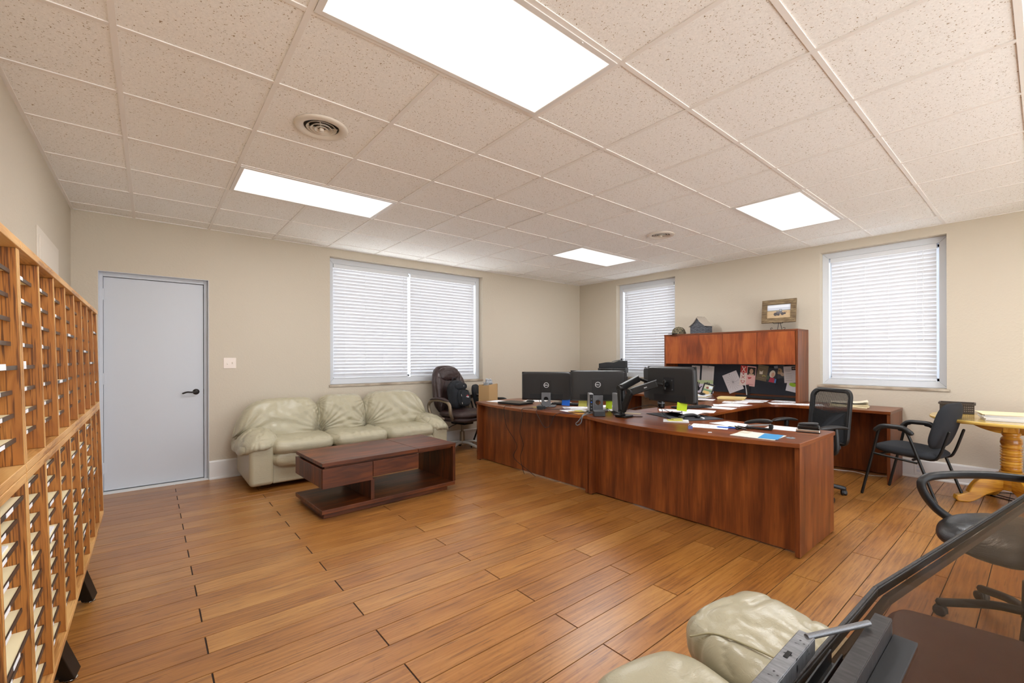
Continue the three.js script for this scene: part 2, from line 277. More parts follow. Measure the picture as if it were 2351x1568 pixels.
// ceiling: grid bars and lay-in tiles
const LIGHTS = [[1, -2, 'near the round ceiling vent over open floor'], [1, 2, 'over the coffee table beside the leather sofa'], [7, -2, 'over the mesh chair behind the bow front desk'], [7, 2, 'over the corner with the printer'], [1, -6, 'over the mail sorter end of the room'], [7, -6, 'over the round pedestal table end']];
{
  const ce = structGroup('ceiling');
  part(ce, 'deck', bx(XL, XB, CEIL + 0.2, CEIL + 0.23, ZA, ZF), M.plenum);
  const hw = 0.012, hb = 0.0045;
  for (let j = -7; j <= 5; j++) part(ce, 'grid_bar', bx(XL, XB, CEIL, CEIL + hb, -j * U - hw, -j * U + hw), M.grid);
  for (let i = 0; i <= 10; i++) part(ce, 'grid_bar', bx(i * U - hw, i * U + hw, CEIL - 0.0006, CEIL + hb, ZA, ZF), M.grid);
  part(ce, 'wall_angle', merge([bx(XL, XB, CEIL - 0.0008, CEIL + 0.02, ZA, ZA + 0.02), bx(XB - 0.02, XB, CEIL - 0.0008, CEIL + 0.02, ZA, ZF), bx(XL, XL + 0.02, CEIL - 0.0008, CEIL + 0.02, ZA, ZF)]), M.grid);
  const isLight = (i, j) => LIGHTS.some(([a, c]) => (i === a || i === a + 1) && j === c);
  const gc = {};
  for (let i = -1; i <= 10; i++) for (let j = -7; j <= 6; j++) {        // cell spans x iU..(i+1)U, z -(j)U .. -(j-1)U measured from the camera side
    // cell j lies between lines a_j (nearer) and a_{j+1} (farther)
    const x0 = Math.max(XL, i * U) + 0.004, x1 = Math.min(XB, (i + 1) * U) - 0.004, z0 = Math.max(ZA, -(j + 1) * U) + 0.004, z1 = Math.min(ZF, -j * U) - 0.004;
    if (x1 - x0 < 0.02 || z1 - z0 < 0.02 || isLight(i, j)) continue;
    const v = Math.floor(rnd() * 3), key = [(x1 - x0).toFixed(3), (z1 - z0).toFixed(3), v].join('|');
    const vented = j === 0 && (i === 1 || i === 7); if (vented) { const s = shapeOf([[-(x1 - x0) / 2, -(z1 - z0) / 2], [(x1 - x0) / 2, -(z1 - z0) / 2], [(x1 - x0) / 2, (z1 - z0) / 2], [-(x1 - x0) / 2, (z1 - z0) / 2]]); const h = new THREE.Path(); h.absarc(0, 0, 0.1, 0, Math.PI * 2, true); s.holes.push(h); part(ce, 'ceiling_tile', uvm(new THREE.ExtrudeGeometry(s, { depth: 0.016, bevelEnabled: false, curveSegments: 32 }).rotateX(Math.PI / 2), 'x'), M.tiles[v % 2], [(x0 + x1) / 2, CEIL + 0.0205, (z0 + z1) / 2]); continue; }
    gc[key] = gc[key] || uvm(new THREE.BoxGeometry(x1 - x0, 0.016, z1 - z0), 'x', v * 0.23);
    const t = part(ce, 'ceiling_tile', gc[key], M.tiles[v % 2], [(x0 + x1) / 2, CEIL + 0.0125 + (rnd() < 0.1 ? 0.002 : 0), (z0 + z1) / 2]);
    t.rotation.set(rr(-0.001, 0.001), 0, rr(-0.001, 0.001));
  }
}
// fluorescent panels
for (const [i, j, where] of LIGHTS) {
  const x0 = i * U, x1 = (i + 2) * U, z1 = -j * U, z0 = -(j + 1) * U, cx = (x0 + x1) / 2, cz = (z0 + z1) / 2;
  const t = thing('ceiling_light', 'long white fluorescent ceiling panel ' + where, 'ceiling light', [cx, CEIL, cz], 0, 'fluorescent ceiling panels');
  const w = x1 - x0 - 0.026, d = z1 - z0 - 0.026, f = 0.026;
  part(t, 'frame', merge([bx(-w / 2, w / 2, -0.004, 0.012, -d / 2, -d / 2 + f), bx(-w / 2, w / 2, -0.004, 0.012, d / 2 - f, d / 2), bx(-w / 2, -w / 2 + f, -0.004, 0.012, -d / 2 + f, d / 2 - f), bx(w / 2 - f, w / 2, -0.004, 0.012, -d / 2 + f, d / 2 - f)]), M.fixture);
  part(t, 'housing', merge([bx(-w / 2 + 0.004, w / 2 - 0.004, 0.012, 0.075, -d / 2 + 0.004, d / 2 - 0.004)]), M.fixture);
  part(t, 'lens', bx(-w / 2 + f, w / 2 - f, -0.001, 0.006, -d / 2 + f, d / 2 - f), M.lens);
  for (const s of [-0.36, 0.36]) part(t, 'latch', rbox(0.012, 0.004, 0.006, 0.001), M.white, [s, -0.005, d / 2 - 0.01]);
  const L = new THREE.RectAreaLight(new THREE.Color(0.97, 0.985, 1.0), PANEL_NITS, w - 2 * f - 0.05, d - 2 * f - 0.1); L.position.set(cx, CEIL - 0.004, cz); L.rotation.x = -Math.PI / 2; L.name = 'panel_light'; scene.add(L);
}
// round diffusers
function vent(x, z, label) {
  const t = thing('ceiling_vent', label, 'vent', [x, CEIL, z], 0, 'round ceiling air vents');
  part(t, 'flange', lathe([[0.098, 0.004], [0.112, -0.012], [0.142, -0.011], [0.15, -0.003], [0.151, 0.003]].map(([a, b]) => [a, b]), 48), M.ventWhite);
  for (const [r, y] of [[0.082, -0.006], [0.06, -0.011], [0.038, -0.015]]) part(t, 'ring', lathe([[r - 0.014, 0.014 + y], [r, y], [r + 0.004, y + 0.001], [r - 0.01, 0.016 + y], [r - 0.014, 0.014 + y]], 40), M.ventWhite);
  part(t, 'hub', lathe([[0.0001, -0.022], [0.012, -0.021], [0.014, -0.01], [0.014, 0.0], [0.0001, 0.0]], 20), M.ventWhite);
  part(t, 'duct', lathe([[0.0985, 0.003], [0.0985, 0.185], [0.0001, 0.19]], 32), M.duct);
  for (const a of [0.4, 1.97]) part(t, 'spoke', bar([-0.09 * Math.cos(a), 0.0, -0.09 * Math.sin(a)], [0.09 * Math.cos(a), 0.0, 0.09 * Math.sin(a)], 0.006, 0.003, 0.001), M.ventWhite);
}
vent(1.5 * U, -0.5 * U, 'round ringed air vent between two long ceiling panels, dusty rings');
vent(7.5 * U, -0.5 * U, 'round ringed air vent in the ceiling above the desks');

// windows with casing, sash glass and stone sill; blinds are things of their own
function win(n, w, cfg, place, rotY) {
  const g = structGroup('window_' + n, place); g.rotation.y = rotY;
  const y0 = 0.943, y1 = 2.602, c = 0.068, zf = -0.1, zb = -0.16, mit = 0.0008;
  const pane = (x0, x1) => part(g, 'pane', bx(x0, x1, y0 + 0.08, y1 - 0.05, -0.2035, -0.2), M.glass);
  // casing boards with mitred ends
  const board = (pts) => uvm(extrude(shapeOf(pts), 0.06 - 0.004, 0.002), 'x').translate(0, 0, zb + 0.002);
  const yb = y0 + 0.03;
  part(g, 'casing', board([[mit, y1], [w - mit, y1], [w - c - mit, y1 - c], [c + mit, y1 - c]].reverse()), M.frameWhite);
  part(g, 'casing', board([[mit, yb], [w - mit, yb], [w - c - mit, yb + c], [c + mit, yb + c]]), M.frameWhite);
  part(g, 'casing', board([[0, yb + mit], [c, yb + c + mit], [c, y1 - c - mit], [0, y1 - mit]].reverse()), M.frameWhite);
  part(g, 'casing', board([[w, yb + mit], [w - c, yb + c + mit], [w - c, y1 - c - mit], [w, y1 - mit]]), M.frameWhite);
  part(g, 'sash', merge([bx(c, w - c, yb + c, yb + c + 0.03, -0.215, -0.185), bx(c, w - c, y1 - c - 0.03, y1 - c, -0.215, -0.185), bx(0.002, c + 0.03, yb, y1 - 0.002, -0.215, -0.185), bx(w - c - 0.03, w - 0.002, yb, y1 - 0.002, -0.215, -0.185), ...cfg.mull.map(x => bx(x - 0.025, x + 0.025, yb + c, y1 - c, -0.215, -0.185))]), M.frameWhite);
  const xs = [c, ...cfg.mull, w - c]; for (let k = 0; k + 1 < xs.length; k++) pane(xs[k], xs[k + 1]);
  part(g, 'sill', rb(cfg.s0, cfg.s1, y0, y0 + 0.028, -0.16, 0.014, 0.004), M.stone, undefined, undefined, 'mottled beige stone window sill');
}
win(1, 4.219 - 1.865, { mull: [1.142], s0: -0.015, s1: 2.354 }, [1.865, 0, ZA], 0);
win(2, 1.15, { mull: [], s0: 0, s1: 1.16 }, [XB, 0, -2.43], -Math.PI / 2);
win(3, 1.14, { mull: [], s0: -0.03, s1: 1.165 }, [XB, 0, 0.70], -Math.PI / 2);
const slatGeo = {};
function blind(label, x0, x1, place, rotY, wandX, cords) {
  const t = thing('window_blind', label, 'blind', place, rotY, 'white slatted window blinds');
  const w = x1 - x0, xc = (x0 + x1) / 2, top = 2.534, z = -0.128;
  part(t, 'headrail', rbox(w, 0.05, 0.05, 0.004), M.slatRail, [xc, top - 0.026, z + 0.002]);
  part(t, 'valance', rbox(w - 0.004, 0.056, 0.006, 0.002), M.slatRail, [xc, top - 0.03, z + 0.031]);
  const key = w.toFixed(3);
  if (!slatGeo[key]) {       // gently cupped slat
    const s = shapeOf([[-0.025, 0], [-0.0125, 0.0012], [0, 0.0017], [0.0125, 0.0012], [0.025, 0], [0.025, 0.0028], [0.0125, 0.004], [0, 0.0045], [-0.0125, 0.004], [-0.025, 0.0028]]);
    slatGeo[key] = uvm(extrude(s, w - 0.012, 0).translate(0, 0, -(w - 0.012) / 2).rotateY(Math.PI / 2), 'x');
  }
  const y0 = 1.085, y1 = 2.455, n = 32;
  for (let k = 0; k < n; k++) { const m = part(t, 'slat', slatGeo[key], M.slat, [xc, y1 - (y1 - y0) * k / (n - 1), z]); m.rotation.x = -1.2 + 0.025 * Math.sin(k * 2.1); }
  part(t, 'bottom_rail', rbox(w - 0.01, 0.018, 0.05, 0.004), M.slatRail, [xc, 1.052, z]);
  for (const f of cords) part(t, 'ladder_cord', merge([rod([x0 + w * f, 1.05, z + 0.028], [x0 + w * f, top - 0.05, z + 0.028], 0.0011, 0.0011, 5), rod([x0 + w * f + 0.02, 1.05, z - 0.028], [x0 + w * f + 0.02, top - 0.05, z - 0.028], 0.0011, 0.0011, 5)]), M.cord);
  const ly = wandX[1]; part(t, 'pull_cord', merge([rod([wandX[0], ly, z + 0.036], [wandX[0], top - 0.05, z + 0.032], 0.0014, 0.0014, 5), rod([wandX[0] + 0.012, ly - 0.03, z + 0.036], [wandX[0] + 0.004, top - 0.05, z + 0.032], 0.0014, 0.0014, 5)]), M.cord);
  part(t, 'tassel', lathe([[0.002, 0.02], [0.006, 0.012], [0.008, -0.012], [0.0005, -0.014]], 10), M.cord, [wandX[0] + 0.004, ly - 0.02, z + 0.036]);
}
blind('white slatted blind of the wide window, the half over the sofa', 0.072, 1.118, [1.865, 0, ZA], 0, [1.04, 1.2], [0.14, 0.4, 0.64, 0.9]);
blind('white slatted blind of the wide window, the half behind the leather chair', 1.15, 2.268, [1.865, 0, ZA], 0, [2.2, 1.25], [0.14, 0.38, 0.64, 0.9]);
blind('white slatted blind on the window partly hidden by the hutch', 0.085, 1.075, [XB, 0, -2.43], -Math.PI / 2, [0.17, 1.6], [0.16, 0.4, 0.64, 0.88]);
blind('white slatted blind on the window beside the hutch, above stacked folders', 0.083, 1.055, [XB, 0, 0.70], -Math.PI / 2, [0.94, 1.52], [0.13, 0.36, 0.58, 0.83]);

// door with recessed frame
{
  const g = structGroup('door_1', [0, 0, ZA]);
  const x0 = -0.262, x1 = 0.606, yT = 2.155;
  part(g, 'door_frame', merge([rb(x0, x0 + 0.03, 0, yT, -0.16, -0.075, 0.002, 'y'), rb(x1 - 0.036, x1, 0, yT, -0.16, -0.075, 0.002, 'y'), rb(x0 + 0.03, x1 - 0.036, yT - 0.04, yT, -0.16, -0.075, 0.002), bx(x0, x1, -0.008, 0.004, -0.2, -0.07)]), M.doorPaint);
  part(g, 'reveal', merge([bx(x1 - 0.004, x1, 0, yT - 0.004, -0.075, 0.0), bx(x0, x1, yT - 0.004, yT, -0.075, 0.0), bx(x0, x0 + 0.004, 0, yT - 0.004, -0.075, 0.0)]), M.doorPaint);
  part(g, 'slab', rb(-0.2305, 0.566, 0.014, 2.111, -0.148, -0.1, 0.003, 'y'), M.doorPaint);
  part(g, 'stop', merge([bx(x0 + 0.02, x1 - 0.02, 0, yT - 0.02, -0.2, -0.152)]), M.doorPaint);
  part(g, 'threshold', rb(x0 + 0.002, x1 - 0.002, -0.004, 0.006, -0.11, 0.004, 0.002), M.white);
  for (const y of [1.94, 1.113, 0.24]) { const h = part(g, 'hinge', merge([rod([-0.2325, y - 0.055, -0.092], [-0.2325, y + 0.055, -0.092], 0.008), rb(-0.226, -0.2, y - 0.05, y + 0.05, -0.101, -0.0975, 0.001)]), M.doorPaint); }
  const lv = part(g, 'lever_handle', merge([lathe([[0.0001, 0.012], [0.02, 0.012], [0.03, 0.004], [0.031, 0], [0.0001, 0]], 24).rotateX(Math.PI / 2).translate(0.5, 0.95, -0.1), rod([0.5, 0.95, -0.1], [0.5, 0.95, -0.05], 0.012, 0.01), tube([[0.5, 0.95, -0.052], [0.46, 0.949, -0.05], [0.42, 0.952, -0.05], [0.385, 0.94, -0.052]], 0.0085, 16)]), std({ color: C(38, 32, 30), roughness: 0.35, metalness: 0.5 }), undefined, undefined, 'dark bronze lever handle');
  part(g, 'latch_plate', rb(0.566, 0.571, 0.92, 0.98, -0.13, -0.098, 0.001), M.black);
}
// plates on the walls
{
  const t = thing('light_switch', 'pale double switch plate on the wall between door and sofa', 'switch', [0.797, 1.258, ZA]);
  part(t, 'plate', rbox(0.118, 0.118, 0.006, 0.003), std({ color: C(240, 226, 214), roughness: 0.35 }), [0, 0, 0.003]);
  for (const s of [-1, 1]) { part(t, 'toggle', rbox(0.01, 0.022, 0.014, 0.002), std({ color: C(238, 226, 214), roughness: 0.35 }), [s * 0.023, s * 0.002, 0.008], [s * 0.4, 0, 0]); }
  const p = thing('access_panel', 'beige flush access panel on the side wall above the mail sorter', 'panel', [XL, 0, -2.1]);
  part(p, 'frame', merge([rb(0, 0.008, 1.3, 2.174, -0.427, 0.427, 0.002)]), std({ color: C(222, 212, 198), roughness: 0.5 }));
  part(p, 'panel_door', rb(0.008, 0.014, 1.35, 2.122, -0.355, 0.385, 0.002), std({ color: C(224, 214, 200), roughness: 0.5 }));
  part(p, 'latch', rbox(0.03, 0.05, 0.02, 0.003), M.white, [0.02, 1.9, 0.31]);
  const o = thing('wall_outlet', 'white outlet low on the baseboard beside the round table', 'outlet', [XB - 0.022, 0.1, 1.62], -Math.PI / 2);
  part(o, 'plate', rbox(0.07, 0.115, 0.005, 0.002), M.white, [0, 0, 0.002]);
  for (const y of [-0.022, 0.022]) part(o, 'socket', rbox(0.03, 0.026, 0.004, 0.002), M.frameWhite, [0, y, 0.004]);
}
// ---------------------------------------------------------------- mail sorter along the side wall
{
  const TILT = 0.0255, PX = -0.13, PY = 0.235, D = 0.258, t = 0.012;
  function sorter(label, z0, z1, n, y0, y1, rows, capTop) {
    const g = thing('mail_sorter', label, 'mail sorter', [PX, PY, 0], 0, 'oak mail sorter sections'); g.rotation.z = TILT;
    const a = y0 - PY, b = y1 - PY, pitch = (z1 - z0) / n;
    part(g, 'back_panel', bx(-D, -D + 0.006, a, b, z0, z1, 'y'), M.oak);
    part(g, 'bottom_board', rb(-D + 0.006, 0, a, a + 0.024, z0, z1, 0.002, 'z'), M.oakPale);
    part(g, 'top_board', rb(-D + 0.006, capTop ? 0.006 : 0, b - 0.024, b, z0, z1, 0.002, 'z'), M.oakPale);
    const dg = rb(-D + 0.008, -0.0025, a + 0.0245, b - 0.0245, -t / 2, t / 2, 0.001, 'y', z0), eg = rb(-0.0025, 0, a + 0.0245, b - 0.0245, -t / 2, t / 2, 0.0006, 'y');
    for (let k = 0; k <= n; k++) {
      const z = z0 + pitch * k + (k === 0 ? t / 2 : k === n ? -t / 2 : 0);
      const d = part(g, k % n === 0 ? 'side_panel' : 'divider', dg, M.oak, [0, 0, z]);
      part(d, 'edge_band', eg, M.oakPale);
      if (k < n) { const hs = []; for (const y of rows) for (const x of [-0.045, -0.2]) hs.push(new THREE.CircleGeometry(0.0032, 8).translate(x, y - PY - 0.03, t / 2 + 0.0004)); part(d, 'peg_holes', merge(hs), M.dark).userData.kind = 'stuff'; }
    }
    const w = pitch - t - 0.006, dd = 0.22;
    const sg = bx(-dd, 0, -0.003, 0.001, -w / 2, w / 2), lip = rb(0, 0.004, -0.009, 0.003, -w / 2, w / 2, 0.001, 'z'), lab = rb(0.0042, 0.0056, -0.0075, 0.0035, -0.034, 0.034, 0.0004, 'z');
    const pg = bx(-0.2, 0, 0, 0.006, -0.1, 0.1), pg2 = bx(-0.2, 0, 0, 0.014, -0.1, 0.1);
    for (let c = 0; c < n; c++) for (let r = 0; r < rows.length; r++) {
      const z = z0 + pitch * (c + 0.5), out = rnd() < 0.16 ? rr(0.008, 0.016) : rr(-0.002, 0.003), x = -0.021 + out, y = rows[r] - PY + rr(-0.001, 0.001);
      const s = part(g, 'shelf', sg, M.manilaPale, [x, y, z]);
      part(s, 'lip', lip, M.lipDark); part(s, 'name_tag', lab, M.paper, [0, 0, rr(-0.004, 0.004) + w * 0.12]);
      if (rnd() < (y0 < 0.5 ? 0.13 : 0.17)) {       // mail left in some slots, each pile a thing of its own
        const P = V(x - rr(0.004, 0.02), y + 0.0015, z + rr(-0.015, 0.015)).applyAxisAngle(V(0, 0, 1), TILT).add(V(PX, PY, 0));
        const m = one('letter_pile', 'flat white letters lying in a slot of the oak mail sorter', 'letters', rnd() < 0.6 ? pg : pg2, M.sheetA, [P.x, P.y, P.z], [0, 0, TILT], 'letters left in the mail sorter');
      }
    }
    return g;
  }
  M.lipDark = std({ color: C(70, 58, 52), roughness: 0.35, metalness: 0.25 });
  M.sheetA = std({ color: C(240, 240, 242), roughness: 0.75 });
  const up = [], lo = []; for (let k = 0; k < 8; k++) up.push(1.55 - 0.066 * k); for (let k = 0; k < 11; k++) lo.push(0.928 - 0.0625 * k);
  sorter('long upper oak pigeonhole section reaching towards the grey door', -1.69, 0.668, 8, 0.99, 1.638, up, true);
  sorter('long lower oak pigeonhole section standing on black legs', -1.69, 0.668, 8, 0.235, 0.988, lo);
  sorter('short upper oak pigeonhole section at the end away from the door', 0.676, 1.56, 3, 0.99, 1.638, up, true);
  sorter('short lower oak pigeonhole section at the end away from the door', 0.676, 1.56, 3, 0.235, 0.988, lo);
  // stand of black square tube
  function stand(z, s, label) {
    const g = thing('sorter_leg', label, 'leg frame', [0, 0, z], 0, 'black steel legs under the mail sorter');
    part(g, 'post', bar([-0.17, 0.2, s * 0.1], [-0.135, 0.018, 0], 0.05, 0.05), M.blackMetal);
    part(g, 'post', bar([-0.36, 0.2, s * 0.1], [-0.40, 0.018, 0], 0.05, 0.05), M.blackMetal);
    part(g, 'crossbar', bar([-0.16, 0.05, s * 0.008], [-0.39, 0.05, s * 0.008], 0.04, 0.05), M.blackMetal);
    part(g, 'rail', bar([-0.14, 0.21, s * 0.112], [-0.385, 0.21, s * 0.112], 0.05, 0.024), M.blackMetal);
    for (const x of [-0.135, -0.4]) part(g, 'foot_pad', lathe([[0.0001, 0.02], [0.008, 0.02], [0.01, 0.01], [0.022, 0.006], [0.024, 0], [0.0001, 0]], 20), M.chrome, [x, 0, 0]);
  }
  stand(-0.81, 1, 'black slanted steel leg under the sorter, the one towards the grey door');
  stand(-0.055, 1, 'black slanted steel leg under the middle of the sorter');
  stand(1.2, -1, 'black slanted steel leg under the short sorter section');
}

// ---------------------------------------------------------------- soft shapes
function puff(w, h, d, o = {}) {
  const { n = 22, p = 3, px = p, py = p, pz = p, wr = 0.008, sc = 9, seed = 1, f } = o;
  let g = new THREE.BoxGeometry(2, 2, 2, n, n, n); g.deleteAttribute('uv'); g.deleteAttribute('normal'); g = mergeVertices(g, 1e-4);
  const P = g.attributes.position;
  for (let i = 0; i < P.count; i++) {
    let x = P.getX(i), y = P.getY(i), z = P.getZ(i);
    const r = Math.pow(Math.pow(Math.abs(x), px) + Math.pow(Math.abs(y), py) + Math.pow(Math.abs(z), pz), 1 / ((px + py + pz) / 3)); x /= r; y /= r; z /= r;
    let X = x * w / 2, Y = y * h / 2, Z = z * d / 2;
    const q = n3(X * sc + 40, Y * sc + 40, Z * sc + 40, seed), q2 = Math.abs(n3(X * sc * 2.3 + 60, Y * sc * 1.2 + 60, Z * sc * 2.3 + 60, seed + 9) - 0.5) * 2;
    const k = wr * ((q - 0.5) * 1.6 - Math.pow(1 - q2, 5) * 0.9), L = Math.hypot(x / w, y / h, z / d) || 1;
    X += x / w / L * k; Y += y / h / L * k; Z += z / d / L * k;
    if (f) [X, Y, Z] = f(X, Y, Z, x, y, z);
    P.setXYZ(i, X, Y, Z);
  }
  g.computeVertexNormals();
  const uv = new Float32Array(P.count * 2), N = g.attributes.normal;
  for (let i = 0; i < P.count; i++) { const a = Math.abs(N.getX(i)), b = Math.abs(N.getY(i)), c = Math.abs(N.getZ(i)); const X = P.getX(i), Y = P.getY(i), Z = P.getZ(i); uv[2 * i] = X * (1 - a * 0.5) + Z * a * 0.6; uv[2 * i + 1] = Y * (1 - b * 0.6) + Z * b; }
  g.setAttribute('uv', new THREE.BufferAttribute(uv, 2)); return g.toNonIndexed();
}
// creases fanning out of a seam at (sx, sy) in the front of a cushion
const ease = (t, a, b) => { const k = Math.max(0, Math.min(1, (t - a) / (b - a))); return k * k * (3 - 2 * k); };
const fan = (x, y, sx, sy, k, reach) => { const a = Math.atan2(y - sy, x - sx), r = Math.hypot(x - sx, y - sy); return Math.sin(a * k) * Math.exp(-r / reach) * Math.min(1, r * 30); };

// ---------------------------------------------------------------- cream leather sofa
{
  const s = thing('leather_sofa', 'cream leather three seat sofa with pillowed arms under the wide window', 'sofa', [1.955, 0, -2.87]);
  const L = M.leather, x0 = -1.105, x1 = 1.105, zf = 0.43, zb = -0.38;
  part(s, 'base', rb(x0 + 0.2, x1 - 0.2, 0.05, 0.25, zb, zf - 0.03, 0.02), L);
  for (const q of [-1, 1]) {
    part(s, 'arm', rbox(0.215, 0.4, zf - zb, 0.04, 'x', 3), L, [q * 0.995, 0.25, (zf + zb) / 2]);
    part(s, 'arm_pillow', puff(0.38, 0.195, 0.86, { n: 34, px: 2.5, py: 2.1, pz: 3, wr: 0.012, sc: 8, seed: 5 + q, f: (X, Y, Z, x, y, z) => { const dr = Math.max(0, z); return [X, Y - dr * dr * 0.05 - Math.max(0, q * x) ** 2 * 0.11 + 0.006 * ease(y, -0.5, 0.3) * Math.sin(Z * 46 - X * 30 * q + 2 * Math.sin(Z * 11)) * Math.min(1, 0.35 + Math.abs(x)), Z]; } }), L, [q * 1.0, 0.482, 0.035]);
  }
  const seatW = 0.605;
  for (let k = -1; k <= 1; k++) {
    part(s, 'seat_cushion', puff(seatW + 0.05, 0.17, 0.80, { n: 32, px: 7, py: 2.6, pz: 4, wr: 0.007, sc: 7, seed: 21 + k, f: (X, Y, Z, x, y, z) => [X, Y + ease(y, 0, 0.3) * (1 ? 0.007 * Math.sin(X * 70 + 3 * Math.sin(X * 17) + Z * 12) * Math.exp(-Math.abs(z - 0.86) * 7) + 0.006 * Math.sin(X * 55 + Z * 40) * Math.exp(-Math.abs(z + 0.7) * 4) : 0), Z] }), L, [k * seatW, 0.405, 0.09]);
    part(s, 'seat_front', puff(seatW + 0.03, 0.16, 0.24, { px: 8, py: 2.6, pz: 2.6, wr: 0.005, seed: 31 + k }), L, [k * seatW, 0.292, zf - 0.09]);
  }
  // back cushions: the outer two slope down to the arms, leather gathers where they meet
  const back = (w, h, x, y, q, seed) => part(s, 'back_cushion', puff(w, h, 0.36, { n: 46, px: 5, py: 3.2, pz: 2.3, wr: 0.009, sc: 6, seed, f: (X, Y, Z, x, y, z) => {
    const edge = Math.max(0, q * x), sl = q ? edge ** 3 * 0.2 * (0.2 + 0.8 * ease(y, -0.4, 0.4)) : 0;
    let c = 0; if (z > 0) { for (const e of q ? [-q] : [-1, 1]) c += 0.024 * fan(X, Y, e * w * 0.5, -h * 0.28, 26, 0.17) + 0.014 * fan(X, Y, e * w * 0.5, h * 0.3, 18, 0.09); c += 0.008 * Math.sin((X * (q || 1) * 16 + Y * 26) + 3 * Math.sin(X * 9 + Y * 5)) * (1 - 0.7 * ease(y, 0, 0.6)); if (q) c += 0.018 * fan(X, Y, q * w * 0.5, -h * 0.2, 20, 0.2); }
    return [X, Y - sl, Z + c * ease(z, 0, 0.35)];
  } }), L, [x, y, -0.155], [-0.27, 0, 0]);
  back(0.88, 0.55, -0.735, 0.59, -1, 41); back(0.58, 0.54, -0.055, 0.605, 0, 42); back(0.88, 0.56, 0.64, 0.61, 1, 43);
  part(s, 'back_frame', rb(x0 + 0.06, x1 - 0.06, 0.08, 0.66, zb - 0.045, zb + 0.1, 0.03), L);
  for (const [a, b] of [[-0.95, 0.2], [0.95, 0.2], [-0.95, -0.3], [0.95, -0.3]]) part(s, 'foot', lathe([[0.0001, 0], [0.022, 0], [0.026, 0.052], [0.0001, 0.052]], 12), M.black, [a, 0, b]);
}

// ---------------------------------------------------------------- coffee table
{
  const g = thing('coffee_table', 'dark cherry coffee table with drawers and open lower shelf before the sofa', 'coffee table', [1.795, 0, -1.59], 0.05);
  const w = 0.645, d = 0.345, m = M.merlot, sp = 0.225;
  part(g, 'plinth', rb(-w + 0.03, w - 0.07, 0, 0.05, -d + 0.05, d - 0.05, 0.003), m);
  part(g, 'lower_shelf', rb(-w, w - 0.01, 0.05, 0.085, -d, d, 0.004), m);
  part(g, 'top_panel', rb(-w + 0.005, sp - 0.0015, 0.432, 0.462, -d + 0.005, d - 0.003, 0.003), m);
  part(g, 'top_panel', rb(sp + 0.0015, w, 0.432, 0.462, -d + 0.005, d - 0.003, 0.003), m);
  const bxg = part(g, 'drawer_box', rb(-w, -0.222, 0.262, 0.415, -d + 0.005, d - 0.004, 0.002), m);
  part(g, 'drawer_box', rb(-0.2215, sp, 0.288, 0.415, -d + 0.005, d - 0.004, 0.002), m);
  part(g, 'drawer_front', rb(-w + 0.004, -0.222, 0.258, 0.418, d - 0.006, d + 0.004, 0.002), m);
  part(g, 'drawer_front', rb(-0.218, sp, 0.285, 0.418, d - 0.006, d + 0.004, 0.002), m);
  part(g, 'subtop', rb(-w + 0.03, w - 0.04, 0.415, 0.4315, -d + 0.04, d - 0.03, 0.001), m);
  part(g, 'divider', rb(-0.232, -0.2, 0.0852, 0.262, -d + 0.03, d - 0.01, 0.002, 'y'), m);
  part(g, 'side_panel', rb(w - 0.032, w - 0.002, 0.0852, 0.4315, -d + 0.01, d - 0.006, 0.002, 'y'), m);
  part(g, 'back_panel', rb(sp + 0.002, w - 0.033, 0.33, 0.415, -d + 0.03, -d + 0.045, 0.001), m);
}
// ---------------------------------------------------------------- bow front desks, bridge, credenzas, hutch
const DT = 0.75;                                       // desk top height
function bowDesk(label, z0, z1, xe, bow, xb) {
  const g = thing('bow_front_desk', label, 'desk', [0, 0, 0], 0, 'bow front cherry desks');
  const zc = (z0 + z1) / 2, hl = (z1 - z0) / 2, pts = []; const n = 28;
  for (let k = 0; k <= n; k++) { const z = z0 + (z1 - z0) * k / n, q = (z - zc) / hl; pts.push([xe - bow * (1 - q * q), z]); }
  pts.push([xb, z1], [xb, z0]);
  part(g, 'desktop', slabXZ(pts.reverse(), DT, 0.03, 0.003, 'z'), M.cherryTop);
  part(g, 'end_panel', rb(xe + 0.012, xb - 0.02, 0.008, DT - 0.0302, z0 + 0.004, z0 + 0.034, 0.002, 'y'), M.cherry);
  part(g, 'end_panel', rb(xe + 0.012, xb - 0.02, 0.008, DT - 0.0302, z1 - 0.034, z1 - 0.004, 0.002, 'y'), M.cherry);
  part(g, 'modesty_panel', rb(xe + 0.085, xe + 0.105, 0.014, DT - 0.0302, z0 + 0.0345, z1 - 0.0345, 0.001, 'y'), M.cherry);
  for (const z of [z0 + 0.02, z1 - 0.02]) for (const x of [xe + 0.05, xb - 0.06]) part(g, 'leveller', lathe([[0.0001, 0], [0.012, 0], [0.012, 0.008], [0.0001, 0.008]], 10), M.dark, [x, 0, z]);
  return g;
}
bowDesk('cherry bow front desk holding two monitors with white ring emblems', -2.2, -0.318, 3.325, 0.115, 4.07);
bowDesk('cherry bow front desk with stapler and folders, bare end panel', -0.31, 1.49, 3.318, 0.165, 4.06);
